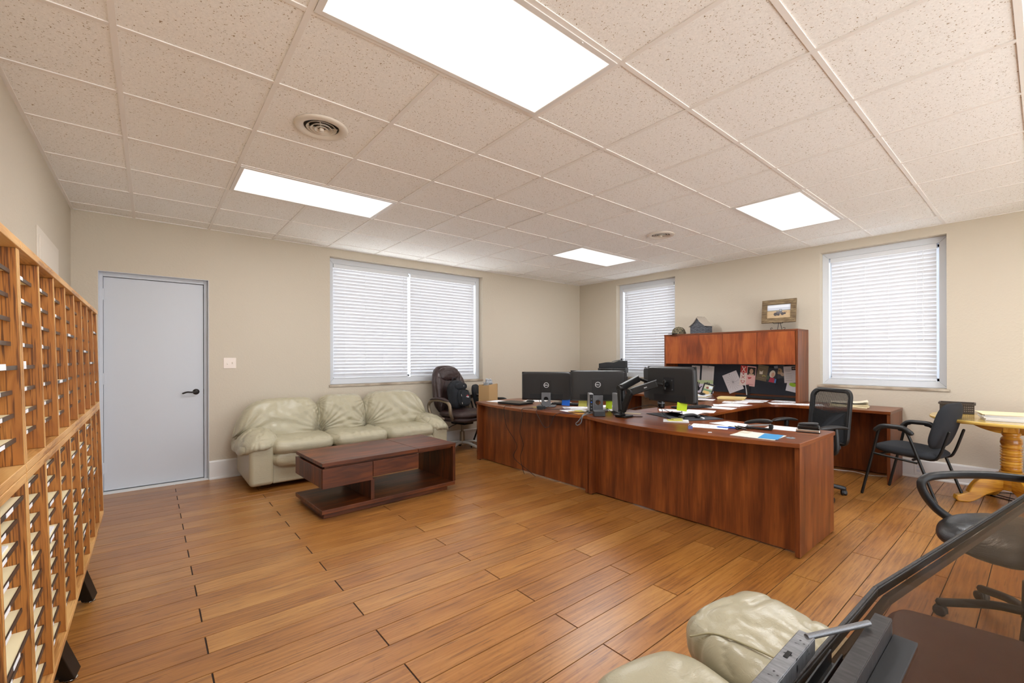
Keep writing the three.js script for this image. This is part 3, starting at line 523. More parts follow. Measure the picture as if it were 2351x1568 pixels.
{ // pedestals on the sitting side, out of the camera's sight line but part of the desks' bulk
  const g = thing('bridge_desk', 'cherry bridge top joining the bow front desk to the wall credenza', 'desk');
  const pts = [[4.064, 0.36], [5.05, 0.36]]; for (let k = 0; k <= 12; k++) { const a = k / 12 * Math.PI / 2; pts.push([5.56 + 0.30 * Math.sin(a), 0.66 - 0.30 * Math.cos(a)]); }
  pts.push([5.86, 0.9], [6.49, 0.9], [6.49, -0.3], [4.064, -0.3]);
  part(g, 'desktop', slabXZ(pts.reverse(), DT, 0.03, 0.003, 'x'), M.cherryTop);
  part(g, 'back_panel', rb(4.075, 6.0, 0.01, DT - 0.0302, -0.1, -0.08, 0.001, 'y'), M.cherry);
  part(g, 'support_panel', rb(4.82, 4.845, 0, DT - 0.0302, -0.079, 0.3, 0.001, 'y'), M.cherry);
  const c = thing('credenza', 'cherry credenza along the wall under the hutch with manila folders on top', 'credenza');
  part(c, 'desktop', rb(5.885, 6.492, DT - 0.03, DT, 0.902, 1.492, 0.003, 'z'), M.cherryTop);
  part(c, 'end_panel', rb(5.9, 6.488, 0, DT - 0.0302, 1.46, 1.488, 0.002, 'y'), M.cherry);
  part(c, 'back_panel', rb(6.38, 6.4, 0.01, DT - 0.0302, -0.25, 1.459, 0.001, 'y'), M.cherry);
  const c2 = thing('credenza', 'cherry credenza in the room corner carrying the black printer', 'credenza');
  part(c2, 'desktop', rb(5.89, 6.48, DT - 0.03, DT, -3.2, -0.31, 0.003, 'z'), M.cherryTop);
  for (const z of [-3.19, -1.9, -0.345]) part(c2, 'end_panel', rb(5.905, 6.47, 0, DT - 0.0302, z, z + 0.026, 0.002, 'y'), M.cherry);
  for (const z of [-3.16, -2.31]) for (const k of [0, 1, 2]) { const d = part(c2, 'drawer', rb(5.895, 5.915, 0.08 + k * 0.21, 0.28 + k * 0.21, z, z + 0.4, 0.002, 'z'), M.cherry); part(d, 'handle', rb(5.875, 5.895, 0.21 + k * 0.21, 0.222 + k * 0.21, z + 0.14, z + 0.26, 0.003, 'z'), M.blackMetal); }
}
{ // hutch
  const h = thing('hutch', 'cherry wall hutch with three doors over a dark tackboard', 'hutch', [0, 0, 0]);
  const z0 = -1.235, z1 = 0.578, xf = 6.135, xb = 6.5, y1 = 1.655, yd = 1.222, y0 = DT + 0.001;
  part(h, 'top', rb(xf - 0.006, xb, y1 - 0.024, y1, z0, z1, 0.002, 'z'), M.cherry);
  part(h, 'side_panel', rb(xf, xb, y0, y1 - 0.0242, z1 - 0.028, z1, 0.002, 'y'), M.cherry);
  part(h, 'side_panel', rb(xf, xb, y0, y1 - 0.0242, z0, z0 + 0.028, 0.002, 'y'), M.cherry);
  part(h, 'bottom_board', rb(xf + 0.02, xb, yd - 0.002, yd + 0.02, z0 + 0.0285, z1 - 0.0285, 0.001, 'z'), M.cherry);
  part(h, 'back_panel', rb(xb - 0.012, xb - 0.002, y0, y1 - 0.0245, z0 + 0.0285, z1 - 0.0285, 0, 'z'), M.cherry);
  part(h, 'tackboard', rb(xb - 0.03, xb - 0.0125, y0 + 0.06, yd - 0.003, z0 + 0.03, z1 - 0.03, 0.001, 'z'), M.tack, undefined, undefined, 'charcoal fabric tackboard');
  part(h, 'light_strip', rb(xb - 0.08, xb - 0.0125, y0 + 0.001, y0 + 0.035, -0.3, z1 - 0.03, 0.004, 'z'), M.blackMatte);
  const e = [z0 + 0.029, -0.336, 0.108, z1 - 0.029];
  for (let k = 0; k < 3; k++) part(h, 'door', rb(xf - 0.0165, xf + 0.0015, yd - 0.004, y1 - 0.0255, e[k] + 0.0015, e[k + 1] - 0.0015, 0.0015, 'y', k * 0.31), M.cherryDoor);
}
// ---------------------------------------------------------------- chairs
function casters(g, r, n, a0, mat, legMat, y = 0.06, drop = 0.035) {
  for (let k = 0; k < n; k++) {
    const a = a0 + k * 2 * Math.PI / n, c = Math.cos(a), s = Math.sin(a);
    const leg = part(g, 'base_leg', tube([[0.02 * c, y + drop, 0.02 * s], [r * 0.4 * c, y + drop * 0.95, r * 0.4 * s], [r * 0.8 * c, y + drop * 0.4, r * 0.8 * s], [r * c, y + 0.005, r * s]], 0.021, 12, 8), legMat);
    const w = part(leg, 'caster', merge([-1, 1].map(q => { const t = lathe([[0.0001, 0.011], [0.018, 0.011], [0.026, 0.006], [0.0265, -0.006], [0.018, -0.011], [0.0001, -0.011]], 16).rotateZ(Math.PI / 2); return t.translate(q * 0.014, 0, 0); }).concat([rod([0, 0, 0], [0, 0.04, 0], 0.006), lathe([[0.03, -0.008], [0.03, 0.004], [0.02, 0.022], [0.0001, 0.026]], 14).scale(0.8, 1, 1)])), mat, [r * c, 0.0268, r * s], [0, -a + 0.6 * (k + 1), 0]);
  }
}
// black guest chair: tube frame, padded seat and back, capped loop arms. Faces +z in its own space.
function guestChair(label, pos, turn, group) {
  const g = thing('guest_chair', label, 'chair', pos, turn, group);
  const hw = 0.262;
  part(g, 'seat', puff(0.49, 0.085, 0.48, { px: 4, py: 2.2, pz: 4, wr: 0.002, n: 16 }), M.blackFabric, [0, 0.445, 0.01], [-0.07, 0, 0]);
  part(g, 'backrest', puff(0.46, 0.43, 0.07, { px: 4, py: 3.4, pz: 2.2, wr: 0.001, n: 16, f: (X, Y, Z, x, y) => [X, Y, Z + 0.03 * x * x + 0.012 * y * y] }), M.blackFabric, [0, 0.695, -0.255], [-0.26, 0, 0]);
  for (const s of [-1, 1]) {
    part(g, 'leg', tube([[s * (hw + 0.004), 0.0105, 0.29], [s * hw, 0.42, 0.2], [s * hw, 0.625, 0.155], [s * hw, 0.655, 0.12]], 0.0125, 24), M.blackMetal);
    part(g, 'leg', tube([[s * (hw + 0.004), 0.0105, -0.275], [s * hw, 0.4, -0.14], [s * hw, 0.60, -0.07], [s * hw, 0.645, -0.04], [s * hw, 0.655, 0.0]], 0.0125, 24), M.blackMetal);
    part(g, 'armrest', tube([[s * hw, 0.628, 0.178], [s * hw, 0.667, 0.13], [s * hw, 0.672, 0.05], [s * hw, 0.668, -0.03], [s * hw, 0.63, -0.085]], 0.0215, 24, 10).scale(1, 1, 1), M.black);
    part(g, 'back_upright', tube([[s * 0.15, 0.405, -0.08], [s * 0.15, 0.405, -0.2], [s * 0.15, 0.46, -0.245], [s * 0.15, 0.66, -0.305]], 0.011, 20), M.blackMetal);
    part(g, 'side_rail', rod([s * hw, 0.405, 0.2], [s * hw, 0.375, -0.13], 0.01), M.blackMetal);
  }
  for (const z of [0.16, -0.1]) part(g, 'cross_rail', rod([-hw, 0.4, z], [hw, 0.4, z], 0.011), M.blackMetal);
  return g;
}
guestChair('black fabric guest chair standing alone before the round table', [5.555, 0, 1.71], 2.93, 'black guest chairs');
guestChair('black guest chair by the window corner holding a brown paper bag', [4.1, 0, -2.87], 0.75, 'black guest chairs');

// brown leather executive chair by the sofa
{
  const g = thing('executive_chair', 'brown leather executive chair with a backpack on its seat', 'chair', [3.515, 0, -2.82], 0.2); g.scale.set(1.14, 1.03, 1.14);
  casters(g, 0.3, 5, 0.35, M.black, M.pewter, 0.065, 0.05);
  part(g, 'column', merge([rod([0, 0.08, 0], [0, 0.26, 0], 0.034, 0.028, 20), rod([0, 0.25, 0], [0, 0.4, 0], 0.016, 0.016, 16)]), M.bronze);
  part(g, 'mechanism', rbox(0.16, 0.06, 0.24, 0.01), M.black, [0, 0.395, 0]);
  part(g, 'tilt_lever', tube([[-0.05, 0.39, 0.02], [-0.18, 0.37, 0.03], [-0.26, 0.345, 0.03]], 0.006, 12), M.black);
  const s = part(g, 'seat', puff(0.54, 0.12, 0.52, { px: 3.4, py: 2.4, pz: 3.2, wr: 0.006, seed: 61 }), M.brownLeather, [0, 0.515, 0.03]);
  part(g, 'seat_base', puff(0.52, 0.09, 0.5, { px: 3.6, py: 2.6, pz: 3.4, wr: 0.004, seed: 62 }), M.brownLeather, [0, 0.453, 0.03]);
  const b = part(g, 'backrest', puff(0.53, 0.68, 0.15, { n: 26, px: 3.2, py: 3.4, pz: 2.3, wr: 0.006, sc: 7, seed: 63, f: (X, Y, Z, x, y) => [X * (1 - 0.12 * Math.max(0, y)), Y, Z + 0.03 * x * x - 0.02 * y * y] }), M.brownLeather, [0, 0.83, -0.27], [-0.16, 0, 0]);
  part(b, 'headrest', puff(0.33, 0.2, 0.09, { px: 3.6, py: 2.8, pz: 2.3, wr: 0.006, sc: 14, seed: 64 }), M.brownLeather, [0, 0.21, 0.055]);
  part(b, 'side_bolster', puff(0.11, 0.5, 0.09, { px: 2.4, py: 3.4, pz: 2.3, wr: 0.006, seed: 65 }), M.brownLeather, [-0.19, -0.06, 0.055]);
  part(b, 'side_bolster', puff(0.11, 0.5, 0.09, { px: 2.4, py: 3.4, pz: 2.3, wr: 0.006, seed: 66 }), M.brownLeather, [0.19, -0.06, 0.055]);
  for (const q of [-1, 1]) {
    part(g, 'arm', tube([[q * 0.25, 0.455, -0.05], [q * 0.315, 0.5, -0.2], [q * 0.33, 0.64, -0.24], [q * 0.33, 0.71, -0.14], [q * 0.33, 0.705, 0.04], [q * 0.33, 0.66, 0.13], [q * 0.32, 0.54, 0.14], [q * 0.25, 0.455, 0.1]], 0.02, 44, 10), M.bronze);
    part(g, 'arm_pad', puff(0.065, 0.035, 0.33, { px: 2.6, py: 2.4, pz: 3.6, wr: 0.001, n: 12, f: (X, Y, Z, x, y, z) => [X, Y - 0.03 * z * z, Z] }), M.brownLeather, [q * 0.33, 0.735, -0.05]);
  }
}
// mesh task chair behind the desk, facing the desk
{
  const g = thing('task_chair', 'black mesh back task chair between bow front desk and credenza', 'chair', [4.98, 0, 1.03], -2.1);
  casters(g, 0.3, 5, 0.12, M.black, M.black, 0.06, 0.045);
  part(g, 'column', merge([rod([0, 0.08, 0], [0, 0.25, 0], 0.03, 0.028, 18), rod([0, 0.25, 0], [0, 0.42, 0], 0.015)]), M.black);
  part(g, 'seat', puff(0.5, 0.09, 0.48, { px: 3.6, py: 2.4, pz: 3.6, wr: 0.002, n: 16 }), M.blackFabric, [0, 0.47, 0.03]);
  const outer = roundRect(0.46, 0.54, 0.09), hole = roundRect(0.385, 0.465, 0.06); outer.holes.push(hole);
  const curve = geo => { const P = geo.attributes.position; for (let i = 0; i < P.count; i++) { const x = P.getX(i), y = P.getY(i); P.setZ(i, P.getZ(i) + 0.55 * x * x - 0.15 * y * y); } geo.computeVertexNormals(); return geo; };
  const b = part(g, 'back_frame', curve(uvm(extrude(outer, 0.018, 0.006, 2), 'x')), M.black, [0, 0.735, -0.27], [-0.1, 0, 0]);
  const ms = []; for (let k = 0; k < 46; k++) ms.push(new THREE.BoxGeometry(0.0042, 0.47, 0.0012, 1, 6, 1).translate(-0.19 + k * 0.38 / 45, 0, 0.012)); for (let k = 0; k < 40; k++) ms.push(new THREE.BoxGeometry(0.39, 0.0035, 0.0012, 8, 1, 1).translate(0, -0.23 + k * 0.46 / 39, 0.0125));
  part(b, 'mesh_panel', curve(merge(ms)), M.blackMatte);
  part(b, 'lumbar_pad', curve(uvm(extrude(shapeOf([[-0.19, -0.23], [0.19, -0.23], [0.19, 0.06], [0.1, 0.045], [0, 0.03], [-0.1, 0.045], [-0.19, 0.06]]), 0.004, 0.001), 'x')), M.blackFabric, [0, 0, 0.004]);
  part(g, 'spine', tube([[0, 0.42, -0.12], [0, 0.44, -0.27], [0, 0.56, -0.305], [0, 0.7, -0.3]], 0.024, 18), M.black);
  for (const q of [-1, 1]) {
    part(g, 'arm_post', tube([[q * 0.2, 0.42, -0.02], [q * 0.29, 0.45, -0.02], [q * 0.3, 0.55, -0.02], [q * 0.29, 0.66, -0.02]], 0.021, 16, 10), M.black);
    part(g, 'armrest', puff(0.085, 0.032, 0.29, { px: 2.6, py: 2.6, pz: 3, wr: 0, n: 12, f: (X, Y, Z, x, y, z) => [X, Y - 0.018 * z * z, Z] }), M.black, [q * 0.29, 0.676, 0.0]);
  }
}
// black vinyl chair pushed towards the glass table; its back is out of the picture
{
  const g = thing('vinyl_chair', 'black vinyl swivel chair with looped arm seen across the glass table', 'chair', [3.27, 0, 2.46], -2.27);
  casters(g, 0.31, 5, 0.9, M.black, M.black, 0.06, 0.05);
  part(g, 'column', merge([rod([0, 0.08, 0], [0, 0.25, 0], 0.03, 0.026, 18), rod([0, 0.25, 0], [0, 0.4, 0], 0.015)]), M.black);
  part(g, 'seat', puff(0.52, 0.13, 0.52, { px: 3, py: 2.3, pz: 2.8, wr: 0.003, seed: 71, f: (X, Y, Z, x, y, z) => [X, Y - 0.05 * Math.max(0, z) ** 2, Z] }), M.blackVinyl, [0, 0.455, 0.05]);
  part(g, 'backrest', puff(0.5, 0.56, 0.13, { px: 3, py: 3, pz: 2.3, wr: 0.004, seed: 72 }), M.blackVinyl, [0, 0.82, -0.28], [-0.15, 0, 0]);
  for (const q of [-1, 1]) part(g, 'arm', tube([[q * 0.22, 0.43, 0.1], [q * 0.285, 0.5, 0.17], [q * 0.295, 0.6, 0.235], [q * 0.295, 0.655, 0.225], [q * 0.295, 0.675, 0.12], [q * 0.295, 0.675, -0.1], [q * 0.25, 0.665, -0.27]], 0.021, 44, 10).scale(1, 1, 1), M.black);
}
// ---------------------------------------------------------------- round pedestal table
{
  const cx = 5.93, cz = 2.31, R = 0.53, g = thing('pedestal_table', 'round golden oak pedestal table with turned ringed column', 'table', [cx, 0, cz]);
  const top = []; const cut = 0.36; const a0 = Math.acos(cut / R); for (let k = 0; k <= 48; k++) { const a = a0 + (2 * Math.PI - 2 * a0) * k / 48; top.push([R * Math.cos(a), R * Math.sin(a)]); }
  part(g, 'tabletop', slabXZ(top, 0.762, 0.028, 0.008, 'z'), M.goldTop);
  const leaf = []; for (let k = 0; k <= 24; k++) { const a = -a0 + 2 * a0 * k / 24; leaf.push([R * Math.sin(a), -(R * Math.cos(a) - cut)]); }
  part(g, 'drop_leaf', uvm(extrude(shapeOf(leaf.reverse()), 0.018, 0.004), 'x'), M.gold, [cut + 0.006, 0.745, 0], [0, Math.PI / 2, 0]);
  part(g, 'top_block', rbox(0.18, 0.09, 0.1, 0.006, 'y'), M.gold, [0, 0.688, 0]);
  part(g, 'apron_rail', rbox(0.1, 0.05, 0.7, 0.004, 'z'), M.gold, [0.05, 0.708, 0]);
  const prof = [[0.0001, 0.645], [0.055, 0.645], [0.062, 0.63], [0.058, 0.615], [0.05, 0.605], [0.066, 0.585], [0.07, 0.55], [0.064, 0.53]];
  for (let k = 0; k < 8; k++) { const y = 0.525 - k * 0.0235; prof.push([0.062, y], [0.069, y - 0.008], [0.069, y - 0.014], [0.062, y - 0.0215]); }
  prof.push([0.066, 0.33], [0.068, 0.3], [0.0001, 0.3]);
  part(g, 'column', lathe(prof, 40), M.gold);
  part(g, 'column_base', lathe([[0.0001, 0.3], [0.072, 0.3], [0.08, 0.26], [0.08, 0.14], [0.06, 0.13], [0.0001, 0.13]], 8), M.gold);
  for (let k = 0; k < 4; k++) {
    const s = new THREE.Shape(); s.moveTo(0.06, 0.27); s.bezierCurveTo(0.2, 0.27, 0.26, 0.2, 0.3, 0.09); s.lineTo(0.38, 0.055); s.quadraticCurveTo(0.4, 0.02, 0.37, 0.0); s.lineTo(0.3, 0.0); s.bezierCurveTo(0.22, 0.02, 0.2, 0.1, 0.06, 0.13); s.closePath();
    const ge = uvm(extrude(s, 0.05, 0.008, 2).translate(0, 0, -0.025), 'x');
    part(g, 'foot', ge, M.gold, [0, 0.001, 0], [0, k * Math.PI / 2 + 0.5, 0]);
  }
  part(g, 'leaf_bracket', rbox(0.012, 0.02, 0.05, 0.002), M.black, [-0.3, 0.722, -0.12]);
}
// ---------------------------------------------------------------- print on paper
const font = await new FontLoader().loadAsync('fonts/droid/droid_sans_bold.typeface.json');
function text(str, size, depth = 0.0006) { const g = new TextGeometry(str, { font, size, depth, curveSegments: 3, bevelEnabled: false }); g.computeBoundingBox(); const b = g.boundingBox; return strip(g.translate(-(b.min.x + b.max.x) / 2, -(b.min.y + b.max.y) / 2, 0)); }
const formTex = k => canvasTex(256, 330, (g, w, h) => {
  g.fillStyle = '#f0f1f4'; g.fillRect(0, 0, w, h); g.fillStyle = '#9a9ca4'; let s = 7 + k * 13; const r = () => { s = (s * 16807) % 2147483647; return s / 2147483647; };
  for (let y = 26; y < h - 20; y += 9 + (k % 3) * 3) { if (r() < 0.16) continue; let x = 22; while (x < w - 30) { const l = 8 + r() * 34; if (r() < 0.86) g.fillRect(x, y, Math.min(l, w - 24 - x), 2.2); x += l + 6; if (r() < 0.08) break; } }
  if (k % 2) { g.strokeStyle = '#a9abb2'; g.lineWidth = 1.5; g.strokeRect(20, 40, w - 40, 120); g.beginPath(); for (let x = 60; x < w - 30; x += 50) { g.moveTo(x, 40); g.lineTo(x, 160); } g.stroke(); }
  if (k === 2) { g.fillStyle = '#d8ec8a'; g.fillRect(70, 120, 90, 9); }
});
const paperMats = [0, 1, 2, 3].map(k => std({ map: formTex(k), roughness: 0.8 }));
const sheetGeo = (() => { const w = 0.216, d = 0.279, n = 6, g = new THREE.BoxGeometry(w, 0.0008, d, n, 1, n); return g; })();
let stackLift = 0;
// sheets on the desks: [x, z, turn, kind, lift]
function sheet(label, x, z, turn, kind, group, lift = 0, pile = 1, y = DT) {
  const g = sheetGeo.clone(); if (pile > 1) g.scale(1, pile, 1);
  return one('paper_sheet', label, 'paper', g, [M.paper, M.paper, paperMats[kind], M.paper, M.paper, M.paper], [x, y + 0.0005 * pile + lift, z], [0, turn, 0], group);
}
const GP = 'loose papers on the desks';
const sheets = [
  ['printed sheet flat beside the closed laptop, on the window side', 3.56, -2.0, 0.2, 0], ['pale sheet lying behind the monitor nearer the sofa', 3.95, -1.75, 0.5, 3], ['sheet peeking out behind the keyboard under the twin monitors', 4.0, -1.3, 1.2, 1],
  ['sheet lying between the two ring emblem monitors', 3.75, -0.86, 0.9, 0, 0.001], ['sheet under the yellow notes by the desk joint', 3.56, -0.68, 1.3, 3], ['blank sheet behind the arm base of the desk mount', 3.9, -0.5, 0.3, 1],
  ['sheet behind the upright silver thin client', 4.18, -0.72, 1.0, 0],
  ['typed form overlapped by another form near the pens', 3.585, 0.76, 0.35, 1], ['typed form on top of another form near the pens', 3.83, 0.83, -0.25, 0, 0.001], ['printed form running under the stapler front', 3.93, 1.21, 0.1, 3],
  ['sheet under the desk notes between monitor and bridge', 4.34, -0.02, 0.6, 1], ['sheet beside the keyboard on the bridge end', 4.5, 0.2, 0.35, 0],
  ['sheet alone on the bridge edge near the keyboard', 4.95, 0.2, 0.15, 3], ['fanned sheet beneath the bridge papers', 5.25, 0.12, 0.5, 1, 0.0], ['fanned sheet on top of the bridge papers', 5.4, 0.16, -0.15, 2, 0.001], ['highlighted sheet in the fan of bridge papers', 5.66, 0.04, 0.3, 2, 0.002],
  ['sheet with a binder clip on the bridge papers', 5.86, 0.12, 0.75, 0, 0.003], ['sheet of the paper fan closest to the spiral strip', 6.1, 0.1, 0.2, 1, 0.001],
  ['printed sheet in front of the hutch side panel', 5.95, 0.47, 0.6, 3], ['sheet tucked in the hutch beneath the green note', 6.24, 0.4, 0.1, 0, 0.001], ['sheet half behind the mesh chair on the credenza', 6.05, 0.72, 0.45, 1],
  ['sheet lying inside the hutch beneath the black handprints', 6.1, -0.85, 0.4, 0], ['sheet beneath the letter stack in the hutch', 5.75, -0.42, 0.3, 1]];
for (const [l, x, z, r, k, lift = 0] of sheets) sheet(l, x, z, r, k, GP, lift);

// ---------------------------------------------------------------- monitors
function monitorHead(parent, w, h, emblem) {
  const b = part(parent, 'panel', rbox(w, h, 0.018, 0.004, 'x', 2), M.black, [0, 0, -0.012]);
  part(b, 'screen', bx(-w / 2 + 0.008, w / 2 - 0.008, -h / 2 + 0.014, h / 2 - 0.008, -0.0094, -0.0088), M.blackGloss);
  part(b, 'back_shell', puff(w - 0.006, h - 0.006, 0.058, { n: 28, px: 16, py: 16, pz: 2.6, wr: 0 }), M.screenBack, [0, 0, 0.006]);
  part(b, 'vent_slot', rbox(w * 0.74, 0.004, 0.002, 0.0008), M.dark, [0, h / 2 - 0.016, 0.0325]);
  part(b, 'port_recess', rbox(w * 0.66, 0.058, 0.003, 0.001), M.blackMatte, [0, -h / 2 + 0.045, 0.035]);
  if (emblem) {
    part(b, 'stand_plate', rbox(0.12, 0.16, 0.006, 0.003), M.black, [0, -0.01, 0.0345]);
    const lg = part(b, 'emblem', merge([strip(new THREE.TorusGeometry(0.027, 0.0026, 6, 40)), text('DELL', 0.0125)]), M.paper, [0, 0.012, 0.0382], undefined, 'white ring emblem reading DELL');
  }
  return b;
}
function standMonitor(label, x, z, turn, yc, w = 0.55, h = 0.325) {
  const g = thing('monitor', label, 'monitor', [x, DT, z], turn, 'computer monitors on the desks');
  const m = monitorHead(g, w, h, true); m.position.y = yc - DT;
  const neck = roundRect(0.105, 0.15, 0.006); const ho = new THREE.Path(); ho.absellipse(0, 0.0, 0.027, 0.027, 0, Math.PI * 2, true); neck.holes.push(ho);
  part(g, 'neck', uvm(extrude(neck, 0.012, 0.003), 'y'), M.grey, [0, 0.088, 0.036], [0.03, 0, 0]);
  part(g, 'base', rbox(0.21, 0.014, 0.17, 0.006, 'x', 2), M.grey, [0, 0.008, 0.0]);
  return g;
}
standMonitor('black monitor with white ring emblem, the one nearer the sofa', 3.60, -1.17, -0.90, 0.985, 0.575);
standMonitor('black monitor with white ring emblem, the one beside the monitor arms', 3.75, -0.54, -0.86, 1.012, 0.575);
function armMonitor(label, x, y, z, turn, tilt, w = 0.55, h = 0.33) {
  const g = thing('monitor', label, 'monitor', [x, y, z], turn, 'computer monitors on the desks'); g.rotation.order = 'YXZ'; g.rotation.x = tilt;
  const m = monitorHead(g, w, h, false);
  part(m, 'mount_recess', rbox(0.125, 0.135, 0.003, 0.002), M.blackMatte, [0, 0.0, 0.0345]);
  part(m, 'mount_plate', rbox(0.1, 0.1, 0.004, 0.002), M.black, [0, 0.0, 0.04]);
  for (const [a, b] of [[-1, -1], [1, -1], [-1, 1], [1, 1]]) part(m, 'screw', rod([a * 0.042, b * 0.042, 0.041], [a * 0.042, b * 0.042, 0.0445], 0.004), M.grey);
  return g;
}
armMonitor('black monitor held out on the branded spring arm above the desk', 3.77, 1.06, 0.30, -1.74, 0.05);
armMonitor('black monitor on the second arm, mostly hidden behind another monitor', 4.03, 1.045, 0.03, -1.95, 0.02);
{ // twin spring arms on one clamp base
  const g = thing('dual_monitor_mount', 'black twin spring arm desk mount clamped at the desk joint', 'monitor mount', [0, 0, 0]);
  part(g, 'base_plate', merge([rb(3.47, 3.60, DT + 0.001, DT + 0.018, -0.1, 0.015, 0.004), rb(3.44, 3.53, DT + 0.018, DT + 0.03, -0.1, -0.02, 0.005)]), M.blackMetal);
  part(g, 'pole', rod([3.535, DT + 0.018, -0.06], [3.535, DT + 0.14, -0.06], 0.02, 0.02, 20), M.blackMetal);
  const seg = (name, a, b, w, h) => part(g, name, bar(a, b, w, h, 0.008), M.blackMetal);
  seg('lower_arm', [3.535, DT + 0.05, -0.06], [3.535, 0.975, 0.02], 0.04, 0.055); seg('lower_arm', [3.53, DT + 0.06, -0.075], [3.54, 1.01, -0.095], 0.04, 0.045);
  part(g, 'elbow', rod([3.515, 0.985, 0.02], [3.56, 0.985, 0.03], 0.03, 0.03, 20), M.blackMetal); part(g, 'elbow', rod([3.52, 1.015, -0.1], [3.565, 1.015, -0.09], 0.028, 0.028, 20), M.blackMetal);
  const up = seg('upper_arm', [3.545, 0.988, 0.03], [3.68, 1.07, 0.215], 0.05, 0.065); seg('upper_arm', [3.55, 1.02, -0.092], [3.75, 1.105, -0.035], 0.05, 0.06);
  part(g, 'arm_cap', bar([3.545, 1.021, 0.03], [3.678, 1.102, 0.212], 0.03, 0.006), M.grey); part(g, 'arm_cap', bar([3.552, 1.05, -0.092], [3.748, 1.134, -0.036], 0.03, 0.006), M.grey);
  const A = V(3.545, 0.988, 0.03), B = V(3.68, 1.07, 0.215), d = B.clone().sub(A).normalize(), nrm = V(-d.z, 0, d.x).normalize().multiplyScalar(1), upv = nrm.clone().negate().cross(d).normalize();
  const tx = text('VIVO', 0.0085), side = V(-d.z, 0, d.x).normalize(); const X = d.clone(), Z = V(-0.8, 0, 0.6); Z.sub(X.clone().multiplyScalar(Z.dot(X))).normalize(); const Y = Z.clone().cross(X).normalize();
  tx.applyMatrix4(new THREE.Matrix4().makeBasis(X, Y, Z).setPosition(A.clone().lerp(B, 0.55).addScaledVector(Z, 0.0256))); part(g, 'arm_lettering', tx, M.paper);
  part(g, 'wrist', merge([rod([3.68, 1.07, 0.215], [3.715, 1.06, 0.27], 0.014), rod([3.71, 1.02, 0.275], [3.71, 1.1, 0.275], 0.016)]), M.blackMetal); part(g, 'wrist', merge([rod([3.75, 1.105, -0.035], [3.86, 1.07, 0.0], 0.014), rod([3.86, 1.07, 0.0], [3.96, 1.05, 0.03], 0.012)]), M.blackMetal);
  part(g, 'head', rod([3.70, 1.06, 0.272], [3.735, 1.06, 0.285], 0.024, 0.024, 20), M.blackGloss);
}
// ---------------------------------------------------------------- small machines
function thinClient(label, x, z, turn) {
  const g = thing('thin_client', label, 'computer', [x, DT, z], turn, 'upright silver thin clients');
  part(g, 'case', rbox(0.042, 0.185, 0.18, 0.008, 'y', 2), M.silver, [0, 0.107, 0]);
  part(g, 'front_face', rbox(0.034, 0.17, 0.004, 0.002), M.blackMatte, [0, 0.107, 0.091]);
  for (let k = 0; k < 4; k++) part(g, 'port', rbox(0.013, 0.009, 0.003, 0.001), k === 2 ? M.blueTape : M.grey, [0, 0.05 + k * 0.032, 0.0935]);
  part(g, 'foot', rbox(0.075, 0.014, 0.13, 0.004), M.black, [0, 0.008, 0]);
}
thinClient('upright silver thin client before the second ring emblem monitor', 3.55, -0.47, -0.75);
thinClient('upright silver thin client beside the twin monitor arms', 3.72, -0.27, -0.6);
one('adapter_box', 'small black box at the joint of the two desks', 'adapter', rbox(0.105, 0.05, 0.085, 0.004), M.black, [3.4, DT + 0.026, -0.235], [0, -0.69, 0]);
one('power_brick', 'small black power brick under the emblem monitor stand', 'power brick', rbox(0.09, 0.03, 0.05, 0.005), M.blackMatte, [3.385, DT + 0.016, -1.03], [0, -0.6, 0]);
{ const g = thing('laptop', 'closed dark laptop at the desk end by the sofa side', 'laptop', [3.52, DT, -1.64], -1.42);
  part(g, 'base', rbox(0.36, 0.013, 0.245, 0.004), M.black, [0, 0.0085, 0]); part(g, 'lid', rbox(0.36, 0.008, 0.243, 0.003), M.blackMetal, [0, 0.02, 0]); for (const [a, b] of [[-1, -1], [1, 1], [-1, 1], [1, -1]]) part(g, 'foot', rod([a * 0.15, 0, b * 0.1], [a * 0.15, 0.003, b * 0.1], 0.008), M.dark); }
function keyboard(label, x, z, turn, y = DT) {
  const g = thing('keyboard', label, 'keyboard', [x, y, z], turn, 'black keyboards'); part(g, 'case', rbox(0.44, 0.016, 0.145, 0.005), M.blackMatte, [0, 0.009, 0]);
  const kg = rbox(0.016, 0.006, 0.016, 0.002); for (let r = 0; r < 5; r++) for (let c = 0; c < 20; c++) part(g, 'key', kg, M.black, [-0.2 + c * 0.021, 0.02, -0.048 + r * 0.023]);
}
keyboard('black keyboard under the monitor nearer the sofa', 3.93, -1.12, -1.1); keyboard('black keyboard on the bridge below the arm held monitors', 4.72, -0.02, -0.35);
{ const g = thing('mouse', 'black mouse behind the closed laptop', 'mouse', [3.73, DT, -1.6], 0.8); part(g, 'shell', puff(0.06, 0.036, 0.1, { n: 10, p: 2.4, wr: 0 }), M.black, [0, 0.019, 0]); part(g, 'wheel', rod([-0.004, 0.036, 0.028], [0.004, 0.036, 0.028], 0.008), M.grey); }
{ const g = thing('speaker', 'dark desk speaker standing behind the arm held monitor', 'speaker', [4.47, DT, -0.24], 0.4); part(g, 'body', lathe([[0.0001, 0.16], [0.03, 0.155], [0.037, 0.1], [0.038, 0.01], [0.034, 0], [0.0001, 0]], 24), M.blackGloss); part(g, 'ring', lathe([[0.0385, 0.05], [0.0392, 0.052], [0.0392, 0.058], [0.0385, 0.06]], 24), M.grey); }
